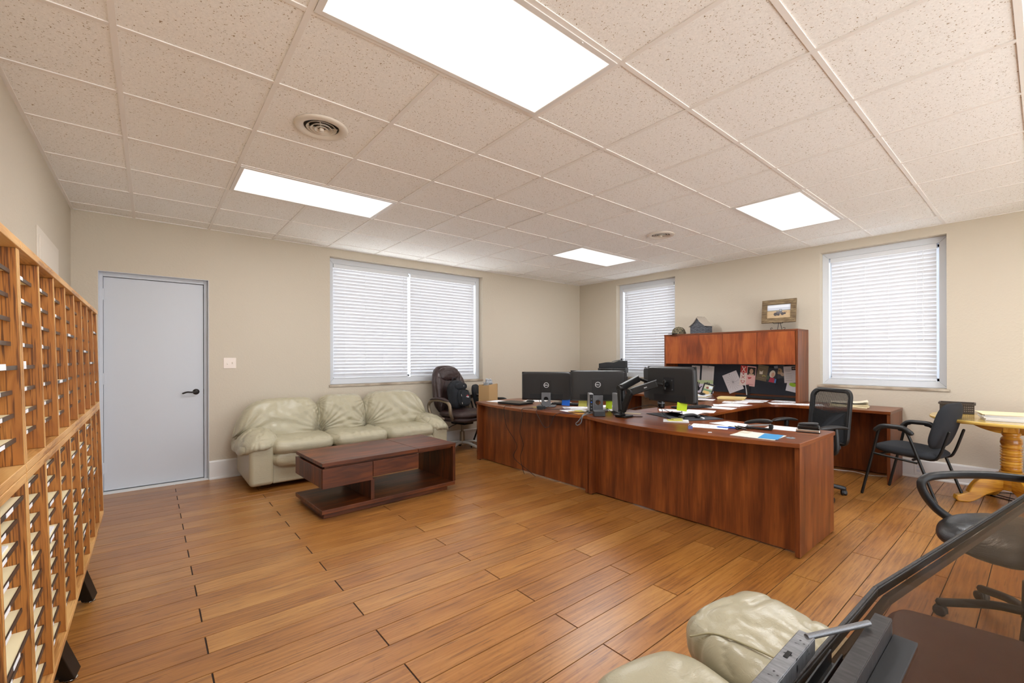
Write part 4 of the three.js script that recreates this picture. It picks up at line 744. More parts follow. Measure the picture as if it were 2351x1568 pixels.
// notes taped below the screens
const noteGeo = rbox(0.076, 0.076, 0.0008, 0.0003);
one('sticky_note', 'blue note hanging from the monitor nearer the sofa', 'note', rbox(0.09, 0.07, 0.0008, 0.0003), M.blueTape, [3.735, 0.8, -0.995], [0.1, -0.9, 0], 'notes stuck on the monitors');
one('sticky_note', 'pale yellow note hanging from the monitor beside the arms', 'note', rbox(0.09, 0.08, 0.0008, 0.0003), M.yellow, [3.69, 0.822, -0.70], [0.1, -0.86, 0.02], 'notes stuck on the monitors');
one('sticky_note', 'lime note hanging below the monitor beside the arms, by the thin client', 'note', rbox(0.065, 0.09, 0.0008, 0.0003), M.lime, [3.84, 0.81, -0.465], [0.05, -0.86, 0], 'notes stuck on the monitors');
one('sticky_note', 'lime note hanging under the spring arm monitor', 'note', rbox(0.085, 0.075, 0.0008, 0.0003), M.lime, [3.755, 0.868, 0.42], [0.05, -1.0, -0.05], 'notes stuck on the monitors');
// pads, pens, folders
{ const g = thing('notepad', 'white pad with yellow note and round lens cap on the desk', 'notepad', [3.645, DT, 0.425], 0.55); part(g, 'sheets', rbox(0.15, 0.006, 0.21, 0.001), M.paper, [0, 0.0035, 0]); part(g, 'yellow_note', rbox(0.09, 0.004, 0.12, 0.001), M.yellow, [0.0, 0.009, -0.01], [0, 0.2, 0]); part(g, 'yellow_slip', rbox(0.045, 0.01, 0.09, 0.002), std({ color: C(196, 190, 110), roughness: 0.8 }), [0.02, 0.017, 0.01], [0, 0.5, 0]); }
one('desk_blotter', 'dark grey desk pad under papers beside the arm held monitor', 'desk pad', rbox(0.44, 0.004, 0.56, 0.001), std({ color: C(58, 60, 66), roughness: 0.85 }), [3.985, DT + 0.0032, 0.3], [0, -0.42, 0]);
{ const g = thing('open_booklet', 'open white booklet with a curled page on the dark desk pad', 'booklet', [4.05, DT + 0.0055, 0.3], -0.5);
  const c = []; for (const q of [-1, 1]) { const s = new THREE.PlaneGeometry(0.17, 0.24, 10, 1); const P = s.attributes.position; for (let i = 0; i < P.count; i++) { const x = P.getX(i) / 0.17 + 0.5; P.setZ(i, 0.03 * Math.sin(Math.PI * x * 0.9) * (q > 0 ? 1 : 0.5) + 0.002); } s.translate(0.085, 0, 0); if (q < 0) s.rotateY(0).scale(-1, 1, 1); c.push(s.rotateX(-Math.PI / 2)); } part(g, 'pages', merge(c), std({ color: C(238, 239, 242), roughness: 0.8, side: THREE.DoubleSide })); }
{ const g = thing('desk_phone_handset', 'black handset lying on the dark desk pad', 'handset', [3.865, DT + 0.0055, 0.43], -0.35); part(g, 'grip', tube([[-0.09, 0.014, 0], [-0.04, 0.03, 0], [0.04, 0.03, 0], [0.09, 0.014, 0]], 0.014, 16), M.black); part(g, 'earpiece', puff(0.05, 0.028, 0.05, { n: 8, p: 3, wr: 0 }), M.black, [-0.09, 0.0145, 0]); part(g, 'mouthpiece', puff(0.05, 0.028, 0.05, { n: 8, p: 3, wr: 0 }), M.black, [0.09, 0.0145, 0]); }
one('eraser', 'white eraser at the edge of the dark desk pad', 'eraser', rbox(0.05, 0.012, 0.02, 0.003), M.paper, [3.93, DT + 0.0115, 0.52], [0, 0.9, 0]);
{ const g = thing('stapler', 'black stapler lying across printed forms', 'stapler', [3.735, DT + 0.002, 1.075], -1.35);
  part(g, 'base', rbox(0.19, 0.01, 0.04, 0.004), M.blackMatte, [0, 0.006, 0]); part(g, 'magazine', rbox(0.17, 0.012, 0.018, 0.002), M.silver, [0.0, 0.03, 0], [0, 0, 0.12]);
  part(g, 'handle', puff(0.2, 0.03, 0.038, { n: 14, px: 3.4, py: 2.4, pz: 3, wr: 0, f: (X, Y, Z) => [X, Y + 0.012 * Math.cos(X * 14), Z] }), M.black, [-0.004, 0.05, 0], [0, 0, 0.15]); part(g, 'hinge', rbox(0.03, 0.034, 0.03, 0.006), M.black, [0.085, 0.026, 0]); }
const penG = merge([rod([-0.065, 0, 0], [0.055, 0, 0], 0.0045, 0.0045, 8), rod([0.055, 0, 0], [0.07, 0, 0], 0.0045, 0.001, 8)]);
for (const [k, dx, dz] of [[0, 0, 0], [1, 0.018, 0.012], [2, 0.04, 0.02], [3, 0.058, 0.034], [4, 0.02, -0.012]]) one('pen', 'black pen in the small heap beside the stapler', 'pen', penG, M.blackGloss, [3.615 + dx, DT + 0.005 + 0.0065 * (k % 2), 0.955 + dz], [0, 0.7 + k * 0.16, 0], 'heap of black pens');
one('pen', 'blue capped pen lying just off the heap of black pens', 'pen', penG, M.blueTape, [3.6, DT + 0.0052, 0.885], [0, 1.9, 0], 'pens on the desk');
one('pen', 'brown pen lying alone beside the monitor arm base', 'pen', penG, std({ color: C(70, 36, 24), roughness: 0.4 }), [3.61, DT + 0.0052, 0.03], [0, -0.9, 0], 'pens on the desk');
one('pen', 'black pen on the dark desk pad next to the notes', 'pen', penG, M.blackGloss, [4.12, DT + 0.011, 0.09], [0, 0.3, 0], 'pens on the desk');
{ const g = thing('binder_clip', 'blue binder clip on the bow edge of the desk', 'clip', [3.36, DT, 0.7], 0.6); part(g, 'jaw', uvm(extrude(shapeOf([[-0.016, 0], [0.016, 0], [0.004, 0.02], [-0.004, 0.02]]), 0.03, 0.001), 'x'), std({ color: C(90, 100, 150), roughness: 0.35, metalness: 0.4 })); part(g, 'loop', tube([[0.006, 0.018, 0.006], [0.03, 0.026, 0.01], [0.03, 0.026, 0.02], [0.006, 0.018, 0.024]], 0.0015, 16), M.chrome); part(g, 'loop', tube([[-0.006, 0.018, 0.006], [-0.026, 0.03, 0.01], [-0.026, 0.03, 0.02], [-0.006, 0.018, 0.024]], 0.0015, 16), M.chrome); }
one('paper_scrap', 'tiny white paper scrap on the bow edge of the desk', 'scrap', rbox(0.022, 0.003, 0.026, 0.001), M.paper, [3.3, DT + 0.002, 0.905], [0, 0.4, 0]);
{ const g = thing('brochure_folder', 'white folder with a blue brochure tucked in on the desk', 'folder', [3.43, DT, 1.19], 0.05); part(g, 'cover', rbox(0.25, 0.003, 0.29, 0.001), std({ color: C(222, 222, 212), roughness: 0.7 }), [0, 0.002, 0]); part(g, 'flap', rbox(0.1, 0.002, 0.07, 0.0008), std({ color: C(214, 208, 190), roughness: 0.7 }), [0.07, 0.0045, -0.11]);
  part(g, 'brochure', rbox(0.215, 0.002, 0.12, 0.0008), std({ roughness: 0.4, map: canvasTex(128, 256, (c, w, h) => { c.fillStyle = '#1f94d2'; c.fillRect(0, 0, w, h); c.fillStyle = '#d8f0fa'; c.fillRect(16, 30, 60, 12); c.fillRect(16, 50, 40, 8); c.fillStyle = '#8fd0ee'; c.fillRect(14, 200, 90, 6); }) }), [0.0, 0.0055, 0.085], [0, 0.12, 0]); }
part(tag(part(scene, numbered('cable_grommet'), lathe([[0.0001, 0.004], [0.026, 0.004], [0.03, 0.001], [0.03, 0], [0.0001, 0]], 28), M.grey, [3.5, DT + 0.0003, 1.375]), 'round grey cable grommet cap set in the desk end', 'grommet'), 'slot', rbox(0.02, 0.001, 0.006, 0.0003), M.dark, [0.01, 0.0045, 0]);
{ const g = thing('hole_punch', 'black and chrome hole punch at the desk corner', 'hole punch', [3.87, DT, 1.37], -1.35); part(g, 'base', rbox(0.15, 0.022, 0.07, 0.006), M.chrome, [0, 0.0125, 0]); part(g, 'body', rbox(0.14, 0.03, 0.06, 0.01, 'x', 2), M.blackGloss, [0.004, 0.038, 0]); part(g, 'lever', puff(0.13, 0.024, 0.055, { n: 10, p: 3.4, wr: 0 }), M.black, [0, 0.06, 0], [0, 0, 0.08]); part(g, 'tray', rbox(0.15, 0.006, 0.075, 0.002), M.blackMatte, [0, 0.0035, 0]); }
// envelopes and folders
one('envelope', 'amber envelope at the near edge under the monitor cables', 'envelope', rbox(0.23, 0.003, 0.1, 0.001), std({ color: C(216, 158, 76), roughness: 0.7 }), [3.42, DT + 0.0028, -0.53], [0, 1.2, 0]);
one('envelope', 'yellow pad sheet beside the amber envelope', 'paper', rbox(0.12, 0.002, 0.08, 0.0008), M.yellow, [3.545, DT + 0.0035, -0.62], [0, 1.0, 0]);
one('letter_strip', 'pale strip of paper lying behind the monitor arm base', 'paper', rbox(0.05, 0.002, 0.2, 0.0008), M.manilaPale, [3.8, DT + 0.002, -0.16], [0, 0.3, 0]);
one('letter_strip', 'yellow strip on the power brick under the emblem monitor', 'paper', rbox(0.03, 0.002, 0.12, 0.0008), M.yellow, [3.455, DT + 0.0015, -1.17], [0, 0.15, 0]);
function folders(label, x, z, turn, n, w, d, y = DT, mats = [M.manilaPale], step = 0.007) {
  const g = thing('folder_stack', label, 'folders', [x, y, z], turn);
  for (let k = 0; k < n; k++) part(g, 'folder', rbox(w, step * 0.8, d, 0.001), mats[k % mats.length], [rr(-0.012, 0.012), step * (k + 0.45), rr(-0.012, 0.012)], [0, rr(-0.06, 0.06), 0]);
  return g;
}
folders('stack of amber manila folders on the bridge before the tackboard', 6.07, -0.19, 0.35, 4, 0.24, 0.32, DT + 0.0035, [M.manila]);
{ const g = folders('thick stack of pale manila folders on the credenza end', 6.15, 1.08, 0.25, 4, 0.26, 0.34, DT, [M.manilaPale], 0.009); for (let k = 0; k < 3; k++) { const s = new THREE.PlaneGeometry(0.26, 0.34, 1, 14); const P = s.attributes.position; for (let i = 0; i < P.count; i++) { const y = Math.max(0, -P.getY(i) - 0.02); P.setZ(i, 0.5 * y * y * (1 + k * 0.5)); } part(g, 'curled_page', uvm(s.rotateX(-Math.PI / 2), 'x'), std({ color: C(236, 226, 202), roughness: 0.8, side: THREE.DoubleSide }), [0, 0.04 + k * 0.006, 0]); } }
// wiring
const CG = 'black cables on the desks';
const cable = (label, pts, r = 0.0028, mat = M.blackMatte) => one('cable', label, 'cable', tube(pts, r, 60, 6), mat, undefined, undefined, CG);
cable('thin black cable dropping from the laptop down the desk front', [[3.3, DT + 0.004, -1.45], [3.2, 0.756, -1.44], [3.19, 0.66, -1.43], [3.22, 0.52, -1.42], [3.28, 0.38, -1.36], [3.29, 0.3, -1.33], [3.27, 0.18, -1.36], [3.33, 0.06, -1.18], [3.36, 0.005, -1.1]]);
cable('thin black cable dropping from the power brick down the desk front', [[3.35, DT + 0.004, -1.12], [3.2, 0.757, -1.13], [3.19, 0.68, -1.12], [3.2, 0.5, -1.17], [3.24, 0.36, -1.16], [3.25, 0.22, -1.22], [3.3, 0.06, -1.24], [3.34, 0.005, -1.26]]);
cable('black cable sagging in a loop over the desk edge below the monitors', [[3.5, DT + 0.02, -1.03], [3.3, DT + 0.012, -0.92], [3.195, 0.756, -0.9], [3.18, 0.69, -0.84], [3.18, 0.62, -0.78], [3.18, 0.605, -0.72], [3.18, 0.65, -0.66], [3.19, 0.72, -0.64], [3.23, 0.757, -0.6], [3.33, 0.768, -0.48], [3.45, DT + 0.014, -0.42]]);
cable('cable looping between thin clients and monitor arms', [[3.66, 0.80, -0.35], [3.6, DT + 0.01, -0.2], [3.7, DT + 0.05, -0.12], [3.9, DT + 0.09, 0.0], [4.0, DT + 0.05, 0.06], [3.92, DT + 0.02, 0.12], [3.7, DT + 0.012, 0.32], [3.64, DT + 0.022, 0.36]]);
cable('cable hanging from the spring arm monitor to the desk pad', [[3.81, 0.93, 0.38], [3.8, 0.84, 0.39], [3.85, DT + 0.016, 0.36], [4.0, DT + 0.012, 0.2], [4.12, DT + 0.03, 0.02]]);
cable('video cable from the monitor nearer the sofa', [[3.54, 0.86, -1.25], [3.53, 0.8, -1.2], [3.46, DT + 0.012, -1.06], [3.44, DT + 0.006, -0.9], [3.6, DT + 0.006, -0.8]]);
cable('bundle of pale wires hanging at the desk joint', [[3.48, DT + 0.02, -0.42], [3.36, DT + 0.012, -0.38], [3.285, 0.748, -0.345], [3.26, 0.70, -0.37], [3.255, 0.675, -0.4], [3.26, 0.66, -0.38], [3.265, 0.69, -0.34], [3.285, 0.755, -0.33], [3.45, DT + 0.014, -0.36]], 0.005, M.grey);
cable('white cable lying along the floor under the credenza', [[6.2, 0.004, 0.7], [6.22, 0.004, 0.95], [6.26, 0.004, 1.1], [6.2, 0.004, 1.25], [6.3, 0.004, 1.4]], 0.0035, M.white);
cable('black cables coiled on the floor under the round table', [[6.45, 0.004, 2.0], [6.2, 0.004, 2.15], [6.1, 0.004, 2.35], [6.3, 0.004, 2.5], [6.4, 0.006, 2.3], [6.25, 0.008, 2.2], [6.1, 0.006, 2.45]], 0.004);
// ---------------------------------------------------------------- things on and in the hutch
{ // framed tractor picture on a wire easel
  const g = thing('picture_frame', 'rustic wooden frame with a field photograph on top of the hutch', 'picture frame', [6.3, 1.657, 0.31], -Math.PI / 2); const w = 0.40, h = 0.30, f = 0.062;
  const fr = new THREE.Group(); fr.name = 'frame'; fr.position.set(0, 0.09 + h / 2, 0); fr.rotation.x = -0.12; g.add(fr);
  M.rustic = std({ map: woodTex(512, 256, 0.3, 0.12, [150, 130, 98], [122, 102, 74], [84, 66, 46], { fl: 2, fv: 12, blot: 0.5, seed: 191 }), roughness: 0.85 });
  const rail = (pts) => uvm(extrude(shapeOf(pts), 0.022, 0.003), 'x');
  part(fr, 'rail', rail([[-w / 2, h / 2], [-w / 2 + f, h / 2 - f], [w / 2 - f, h / 2 - f], [w / 2, h / 2]]), M.rustic); part(fr, 'rail', rail([[-w / 2, -h / 2], [w / 2, -h / 2], [w / 2 - f, -h / 2 + f], [-w / 2 + f, -h / 2 + f]]), M.rustic);
  part(fr, 'rail', rail([[-w / 2, -h / 2], [-w / 2 + f, -h / 2 + f], [-w / 2 + f, h / 2 - f], [-w / 2, h / 2]]), M.rustic); part(fr, 'rail', rail([[w / 2, -h / 2], [w / 2, h / 2], [w / 2 - f, h / 2 - f], [w / 2 - f, -h / 2 + f]]), M.rustic);
  const pic = canvasTex(384, 256, (c, W0, H0) => { c.fillStyle = '#e6eaf2'; c.fillRect(0, 0, W0, H0); c.fillStyle = '#c9cfdb'; c.fillRect(0, 60, W0, 50); c.fillStyle = '#8d8f86'; c.fillRect(0, 106, W0, 14); c.fillStyle = '#c3a985'; c.fillRect(0, 120, W0, 136); c.fillStyle = '#b3966f'; for (let k = 0; k < 14; k++) c.fillRect((k * 71) % W0, 130 + (k * 37) % 120, 90, 5);
    c.fillStyle = '#6d6a6e'; c.fillRect(150, 128, 96, 46); c.fillRect(196, 92, 44, 44); c.fillStyle = '#a5b0bc'; c.fillRect(202, 98, 32, 24); c.fillStyle = '#4d4a4c'; for (const [x, y, r] of [[140, 178, 30], [186, 186, 22], [250, 176, 26], [286, 170, 18]]) { c.beginPath(); c.arc(x, y, r, 0, 7); c.fill(); } c.fillStyle = '#8f7660'; c.fillRect(260, 140, 60, 12); });
  part(fr, 'print', new THREE.PlaneGeometry(w - 2 * f + 0.008, h - 2 * f + 0.008), std({ map: pic, roughness: 0.35 }), [0, 0, 0.008], undefined, 'photo of a tractor in a pale field');
  part(fr, 'backing', rbox(w - 0.02, h - 0.02, 0.004, 0.001), M.black, [0, 0, -0.003]);
  part(g, 'easel', merge([tube([[-0.06, 0.1, 0.05], [-0.05, 0.085, 0.03], [0, 0.085, 0.02], [0.05, 0.085, 0.03], [0.06, 0.1, 0.05]], 0.003, 24), rod([0, 0.09, 0.018], [0, 0.003, 0.05], 0.003), tube([[0, 0.004, 0.05], [-0.07, 0.004, 0.045], [-0.085, 0.02, 0.045], [-0.07, 0.03, 0.045], [-0.06, 0.02, 0.045]], 0.003, 24), tube([[0, 0.004, 0.05], [0.07, 0.004, 0.045], [0.085, 0.02, 0.045], [0.07, 0.03, 0.045], [0.06, 0.02, 0.045]], 0.003, 24), rod([0, 0.12, -0.02], [0, 0.003, -0.1], 0.003)]), M.blackMetal);
}
{ // little model barn
  const g = thing('model_barn', 'small dark tin barn with pale steep roof on top of the hutch', 'model barn', [6.27, 1.656, -0.72], -1.8);
  const S = shapeOf([[-0.13, 0], [0.13, 0], [0.13, 0.105], [0.055, 0.165], [0, 0.235], [-0.055, 0.165], [-0.13, 0.105]]);
  M.barn = std({ map: dataTex(256, 128, (u, v, c) => { const t = fbm(u * 60, v * 6, 60, 6, 401, 3); mixc([42, 45, 52], [120, 124, 132], t * 1.3 - 0.2, c); }, true, 0.2, 0.1), roughness: 0.6 });
  part(g, 'walls', uvm(extrude(S, 0.15, 0.001).translate(0, 0, -0.075), 'y'), M.barn);
  for (const q of [-1, 1]) { const R = shapeOf([[0, 0.24], [q * 0.058, 0.17], [q * 0.148, 0.104], [q * 0.146, 0.1], [q * 0.055, 0.163], [0, 0.232]].map(p => p)); part(g, 'roof', uvm(extrude(q > 0 ? R : shapeOf([[0, 0.24], [-0.058, 0.17], [-0.148, 0.104], [-0.146, 0.1], [-0.055, 0.163], [0, 0.232]].reverse()), 0.19, 0.0005).translate(0, 0, -0.095), 'z'), std({ color: C(196, 186, 174), roughness: 0.55, metalness: 0.2 })); }
  for (let k = 0; k < 4; k++) part(g, 'ridge_knob', lathe([[0.0001, 0.012], [0.003, 0.01], [0.002, 0], [0.0001, 0]], 8), M.dark, [0, 0.238, -0.06 + k * 0.04]);
}
{ // camouflage cap
  const g = thing('camouflage_cap', 'camouflage baseball cap lying on the hutch beside the barn', 'cap', [6.22, 1.656, -1.045], -1.9);
  const camo = std({ roughness: 0.95, map: dataTex(256, 256, (u, v, c) => { const a = fbm(u * 9, v * 9, 9, 9, 501, 3), b = fbm(u * 12, v * 12, 12, 12, 511, 3); if (a > 0.56) mixc([86, 74, 58], [86, 74, 58], 0, c); else if (b > 0.54) mixc([146, 136, 112], [146, 136, 112], 0, c); else if (a < 0.4) mixc([52, 50, 44], [52, 50, 44], 0, c); else mixc([112, 104, 82], [112, 104, 82], 0, c); }, true, 0.2, 0.2) });
  const crown = lathe([[0.09, 0], [0.092, 0.03], [0.082, 0.07], [0.055, 0.1], [0.02, 0.112], [0.0001, 0.114]], 28); crown.scale(1, 1, 1.12); part(g, 'crown', uvm(crown, 'x'), camo);
  part(g, 'brim', slabXZ([...Array(17)].map((_, k) => { const a = -1.25 + 2.5 * k / 16; return [0.1 * Math.sin(a), 0.06 + 0.115 * Math.cos(a)]; }).reverse(), 0.012, 0.004, 0.001, 'x'), M.black);
  part(g, 'button', lathe([[0.0001, 0.006], [0.007, 0.003], [0.007, 0], [0.0001, 0]], 10), camo, [0, 0.112, 0]);
  part(g, 'strap', tube([[-0.05, 0.02, -0.088], [0, 0.018, -0.106], [0.05, 0.02, -0.088]], 0.008, 12), M.black);
}
// papers on the tackboard; each hangs flat on the board face
function pinned(label, cat, y, z, w, h, turn, mat, off = 0, pin = true) {
  const g = thing('pinned_sheet', label, cat, [6.4685 - off, y, z], -Math.PI / 2, 'papers pinned to the tackboard');
  part(g, 'sheet', rbox(w, h, 0.0012, 0.0003), [mat].flat()[0], [0, 0, 0.0008], [0, 0, turn]).geometry = faceUV(w, h);
  if (pin) part(g, 'pin', rod([0, h * 0.44, 0.001], [0, h * 0.44, 0.008], 0.004, 0.005, 10), M.black, [-Math.sin(turn) * h * 0.44, (Math.cos(turn) - 1) * h * 0.44, 0]);
}
function faceUV(w, h) { return new THREE.BoxGeometry(w, h, 0.0012); }
const handMat = std({ roughness: 0.85, map: canvasTex(256, 160, (c) => { c.fillStyle = '#e9e2ee'; c.fillRect(0, 0, 256, 160); c.fillStyle = '#cfdfae'; c.fillRect(20, 0, 236, 46); c.fillStyle = '#26262a'; for (const x0 of [70, 190]) { c.beginPath(); c.ellipse(x0, 105, 26, 30, 0, 0, 7); c.fill(); c.lineWidth = 9; c.lineCap = 'round'; c.strokeStyle = '#26262a'; for (const [dx, dy] of [[-34, -36], [-15, -60], [2, -64], [20, -56]]) { c.beginPath(); c.moveTo(x0 + dx * 0.4, 90); c.lineTo(x0 + dx, 90 + dy); c.stroke(); } c.beginPath(); c.moveTo(x0 + 18, 110); c.lineTo(x0 + 46, 78); c.stroke(); } }) });
const lineMat = std({ roughness: 0.85, map: canvasTex(160, 220, (c) => { c.fillStyle = '#d9d2cf'; c.fillRect(0, 0, 160, 220); c.fillStyle = '#9d968f'; for (let y = 30; y < 200; y += 16) for (let x = 22; x < 130; x += 24) c.fillRect(x, y, 15, 2); }) });
const drawMat = std({ roughness: 0.85, map: canvasTex(180, 240, (c) => { c.fillStyle = '#dcd5d8'; c.fillRect(0, 0, 180, 240); c.strokeStyle = '#8c868c'; c.lineWidth = 1.6; for (let k = 0; k < 16; k++) { const a = k * 0.41; c.beginPath(); c.moveTo(92, 120); c.quadraticCurveTo(92 + 40 * Math.cos(a + 0.3), 120 + 50 * Math.sin(a + 0.3), 92 + 74 * Math.cos(a), 120 + 98 * Math.sin(a)); c.stroke(); } c.fillStyle = '#55505a'; c.beginPath(); c.arc(92, 120, 4, 0, 7); c.fill(); }) });
const heartMat = std({ roughness: 0.5, map: canvasTex(200, 250, (c) => { c.fillStyle = '#eab9b6'; c.fillRect(0, 0, 200, 250); c.fillStyle = '#e9d9d2'; c.fillRect(0, 0, 84, 250); c.fillStyle = '#c9403a'; c.fillRect(0, 0, 84, 90); c.strokeStyle = '#f3e8e2'; c.lineWidth = 9; c.beginPath(); c.moveTo(18, 12); c.lineTo(66, 82); c.moveTo(66, 12); c.lineTo(18, 82); c.stroke();
  const heart = (x, y, s, col) => { c.fillStyle = col; c.beginPath(); c.moveTo(x, y + s); c.bezierCurveTo(x - 2 * s, y - s * 0.4, x - s * 0.8, y - s * 1.4, x, y - s * 0.4); c.bezierCurveTo(x + s * 0.8, y - s * 1.4, x + 2 * s, y - s * 0.4, x, y + s); c.fill(); }; heart(42, 106, 12, '#b8393c'); heart(120, 150, 14, '#b8393c'); heart(136, 146, 12, '#c2474a'); c.strokeStyle = '#a8323a'; c.lineWidth = 5; c.beginPath(); c.moveTo(20, 128); c.lineTo(62, 164); c.moveTo(62, 128); c.lineTo(20, 164); c.stroke(); heart(42, 205, 24, '#b8393c'); heart(42, 204, 17, '#ecd3cf');
  c.fillStyle = '#2b2422'; c.fillRect(92, 12, 102, 98); c.fillStyle = '#c79f86'; c.beginPath(); c.ellipse(142, 62, 24, 32, 0, 0, 7); c.fill(); c.fillStyle = '#c4ab8c'; c.fillRect(112, 94, 66, 16); c.fillStyle = '#b46a72'; c.fillRect(100, 226, 80, 5); }) });
const oliveMat = std({ roughness: 0.5, map: canvasTex(160, 220, (c) => { c.fillStyle = '#6e5f48'; c.fillRect(0, 0, 160, 220); c.fillStyle = '#d8cdbc'; c.beginPath(); c.moveTo(34, 70); c.lineTo(44, 92); c.lineTo(74, 90); c.lineTo(86, 68); c.lineTo(88, 128); c.lineTo(40, 132); c.closePath(); c.fill(); c.fillStyle = '#c8c25a'; for (const [x, y] of [[92, 150], [110, 140], [130, 146]]) { c.beginPath(); c.ellipse(x, y, 9, 5, 0.6, 0, 7); c.fill(); } c.fillStyle = '#8d7d62'; c.fillRect(26, 34, 96, 5); c.fillRect(30, 180, 96, 5); }) });
const girlMat = std({ roughness: 0.4, map: canvasTex(160, 220, (c) => { c.fillStyle = '#2c3038'; c.fillRect(0, 0, 160, 220); c.fillStyle = '#4a5a48'; c.fillRect(0, 120, 40, 60); c.fillStyle = '#d9cfbc'; c.beginPath(); c.ellipse(82, 88, 46, 56, 0.3, 0, 7); c.fill(); c.fillStyle = '#d3a48c'; c.beginPath(); c.ellipse(92, 96, 26, 33, 0.1, 0, 7); c.fill(); c.fillStyle = '#b3304e'; c.beginPath(); c.moveTo(40, 210); c.lineTo(58, 140); c.lineTo(124, 140); c.lineTo(140, 210); c.closePath(); c.fill(); c.fillStyle = '#5a8fd0'; c.fillRect(134, 150, 26, 60); }) });
const cowMat = std({ roughness: 0.4, map: canvasTex(160, 200, (c) => { c.fillStyle = '#3a3c42'; c.fillRect(0, 0, 160, 200); c.fillStyle = '#8a8f9a'; c.fillRect(0, 0, 60, 40); c.fillStyle = '#a98a66'; c.beginPath(); c.ellipse(72, 90, 42, 48, 0.3, 0, 7); c.fill(); c.fillStyle = '#b79c86'; c.beginPath(); c.ellipse(104, 140, 26, 34, -0.5, 0, 7); c.fill(); c.fillStyle = '#57473a'; c.fillRect(60, 66, 18, 26); }) });
const listMat = std({ roughness: 0.85, map: canvasTex(180, 240, (c) => { c.fillStyle = '#dfd9d9'; c.fillRect(0, 0, 180, 240); c.fillStyle = '#8b858a'; for (const y of [40, 56, 72, 110, 140, 168, 204]) c.fillRect(22, y, 60 + (y * 7) % 50, 3); c.fillStyle = '#3a3436'; c.fillRect(110, 8, 66, 50); c.fillStyle = '#c79f90'; c.beginPath(); c.arc(132, 32, 11, 0, 7); c.arc(158, 30, 11, 0, 7); c.fill(); }) });
pinned('pale ruled sheet pinned behind the spring arm monitor', 'paper', 1.05, -0.91, 0.13, 0.27, -0.05, lineMat, 0);
pinned('torn ruled sheet pinned above the black handprints', 'paper', 1.066, -0.72, 0.185, 0.235, -0.07, lineMat, 0.0015);
pinned('pale sheet with two black handprints', 'drawing', 0.875, -0.80, 0.33, 0.19, 0.02, handMat, 0.004, false);
pinned('tilted pencil drawing on a white sheet', 'drawing', 0.958, -0.352, 0.215, 0.275, 0.40, drawMat, 0.0015);
pinned('red and pink valentine card with hearts and a portrait', 'card', 1.052, -0.148, 0.205, 0.275, -0.09, heartMat, 0.003, false);
pinned('olive card with a pale cat shape', 'card', 1.097, 0.042, 0.135, 0.21, -0.17, oliveMat, 0.0045, false);
pinned('photo of a child in a dark pink top', 'photo', 1.066, 0.165, 0.12, 0.20, -0.17, girlMat, 0.006, false);
pinned('photo of a pale brown calf', 'photo', 1.117, 0.262, 0.125, 0.17, 0.17, cowMat, 0.0015, false);
pinned('white list with a small dark photo at its corner', 'paper', 1.085, 0.385, 0.155, 0.215, 0.06, listMat, 0.003, false);
pinned('white note with a lime green patch near the hutch side', 'note', 0.92, 0.40, 0.13, 0.115, -0.2, std({ roughness: 0.8, map: canvasTex(128, 110, c => { c.fillStyle = '#e4e2e8'; c.fillRect(0, 0, 128, 110); c.fillStyle = '#a9d63e'; c.beginPath(); c.ellipse(70, 20, 44, 26, 0, 0, 7); c.fill(); }) }), 0.0, false);
{ const g = thing('wall_calendar_strip', 'narrow spiral bound strip leaning below the valentine card', 'booklet', [6.452, 0.79, -0.148], -Math.PI / 2); part(g, 'cover', rbox(0.04, 0.14, 0.003, 0.001), M.black, [0.01, 0.07, 0.004], [0, 0, 0.12]); part(g, 'edge', rbox(0.008, 0.15, 0.004, 0.001), M.paper, [-0.016, 0.073, 0.004], [0, 0, 0.12]); for (let k = 0; k < 6; k++) part(g, 'ring', strip(new THREE.TorusGeometry(0.007, 0.0012, 6, 12)), M.chrome, [0.008 - k * 0.002, 0.012 + k * 0.014, 0.004], [0, 0.4, 0.12]); }
{ const g = thing('photo_stand', 'dark standing photo frame leaning back in the hutch', 'picture frame', [6.2, 0.757, -0.585], -1.15);
  const fr = new THREE.Group(); fr.name = 'frame'; fr.position.set(0, 0.092, 0); fr.rotation.set(-0.45, 0, -0.28); g.add(fr);
  part(fr, 'rail', uvm(extrude((() => { const a = roundRect(0.15, 0.18, 0.004); a.holes.push(roundRect(0.115, 0.145, 0.002)); return a; })(), 0.012, 0.002), 'y'), M.blackMetal);
  part(fr, 'print', new THREE.PlaneGeometry(0.12, 0.15), std({ roughness: 0.3, map: canvasTex(96, 128, c => { c.fillStyle = '#b9b49c'; c.fillRect(0, 0, 96, 128); c.fillStyle = '#6f8a6a'; c.fillRect(0, 60, 96, 30); c.fillStyle = '#c9a86a'; c.fillRect(10, 84, 60, 40); c.fillStyle = '#7a4038'; c.beginPath(); c.arc(38, 42, 14, 0, 7); c.fill(); c.fillStyle = '#d0dce6'; c.fillRect(54, 14, 36, 30); }) }), [0, 0, 0.004]);
  part(g, 'strut', bar([0.02, 0.13, -0.05], [0.02, 0.004, -0.12], 0.03, 0.006), M.black); }
folders('low stack of letters and amber folder inside the hutch', 6.13, -0.62, 0.2, 5, 0.22, 0.2, DT + 0.002, [M.paper, M.paper, M.manila], 0.008).position.set(5.98, DT + 0.0028, -0.56);
one('tape_gun', 'black desk tape dispenser lying before the photo stand', 'tape dispenser', puff(0.15, 0.03, 0.06, { n: 10, p: 3, wr: 0 }), M.black, [5.93, DT + 0.06, -0.53], [0, 0.8, 0]);
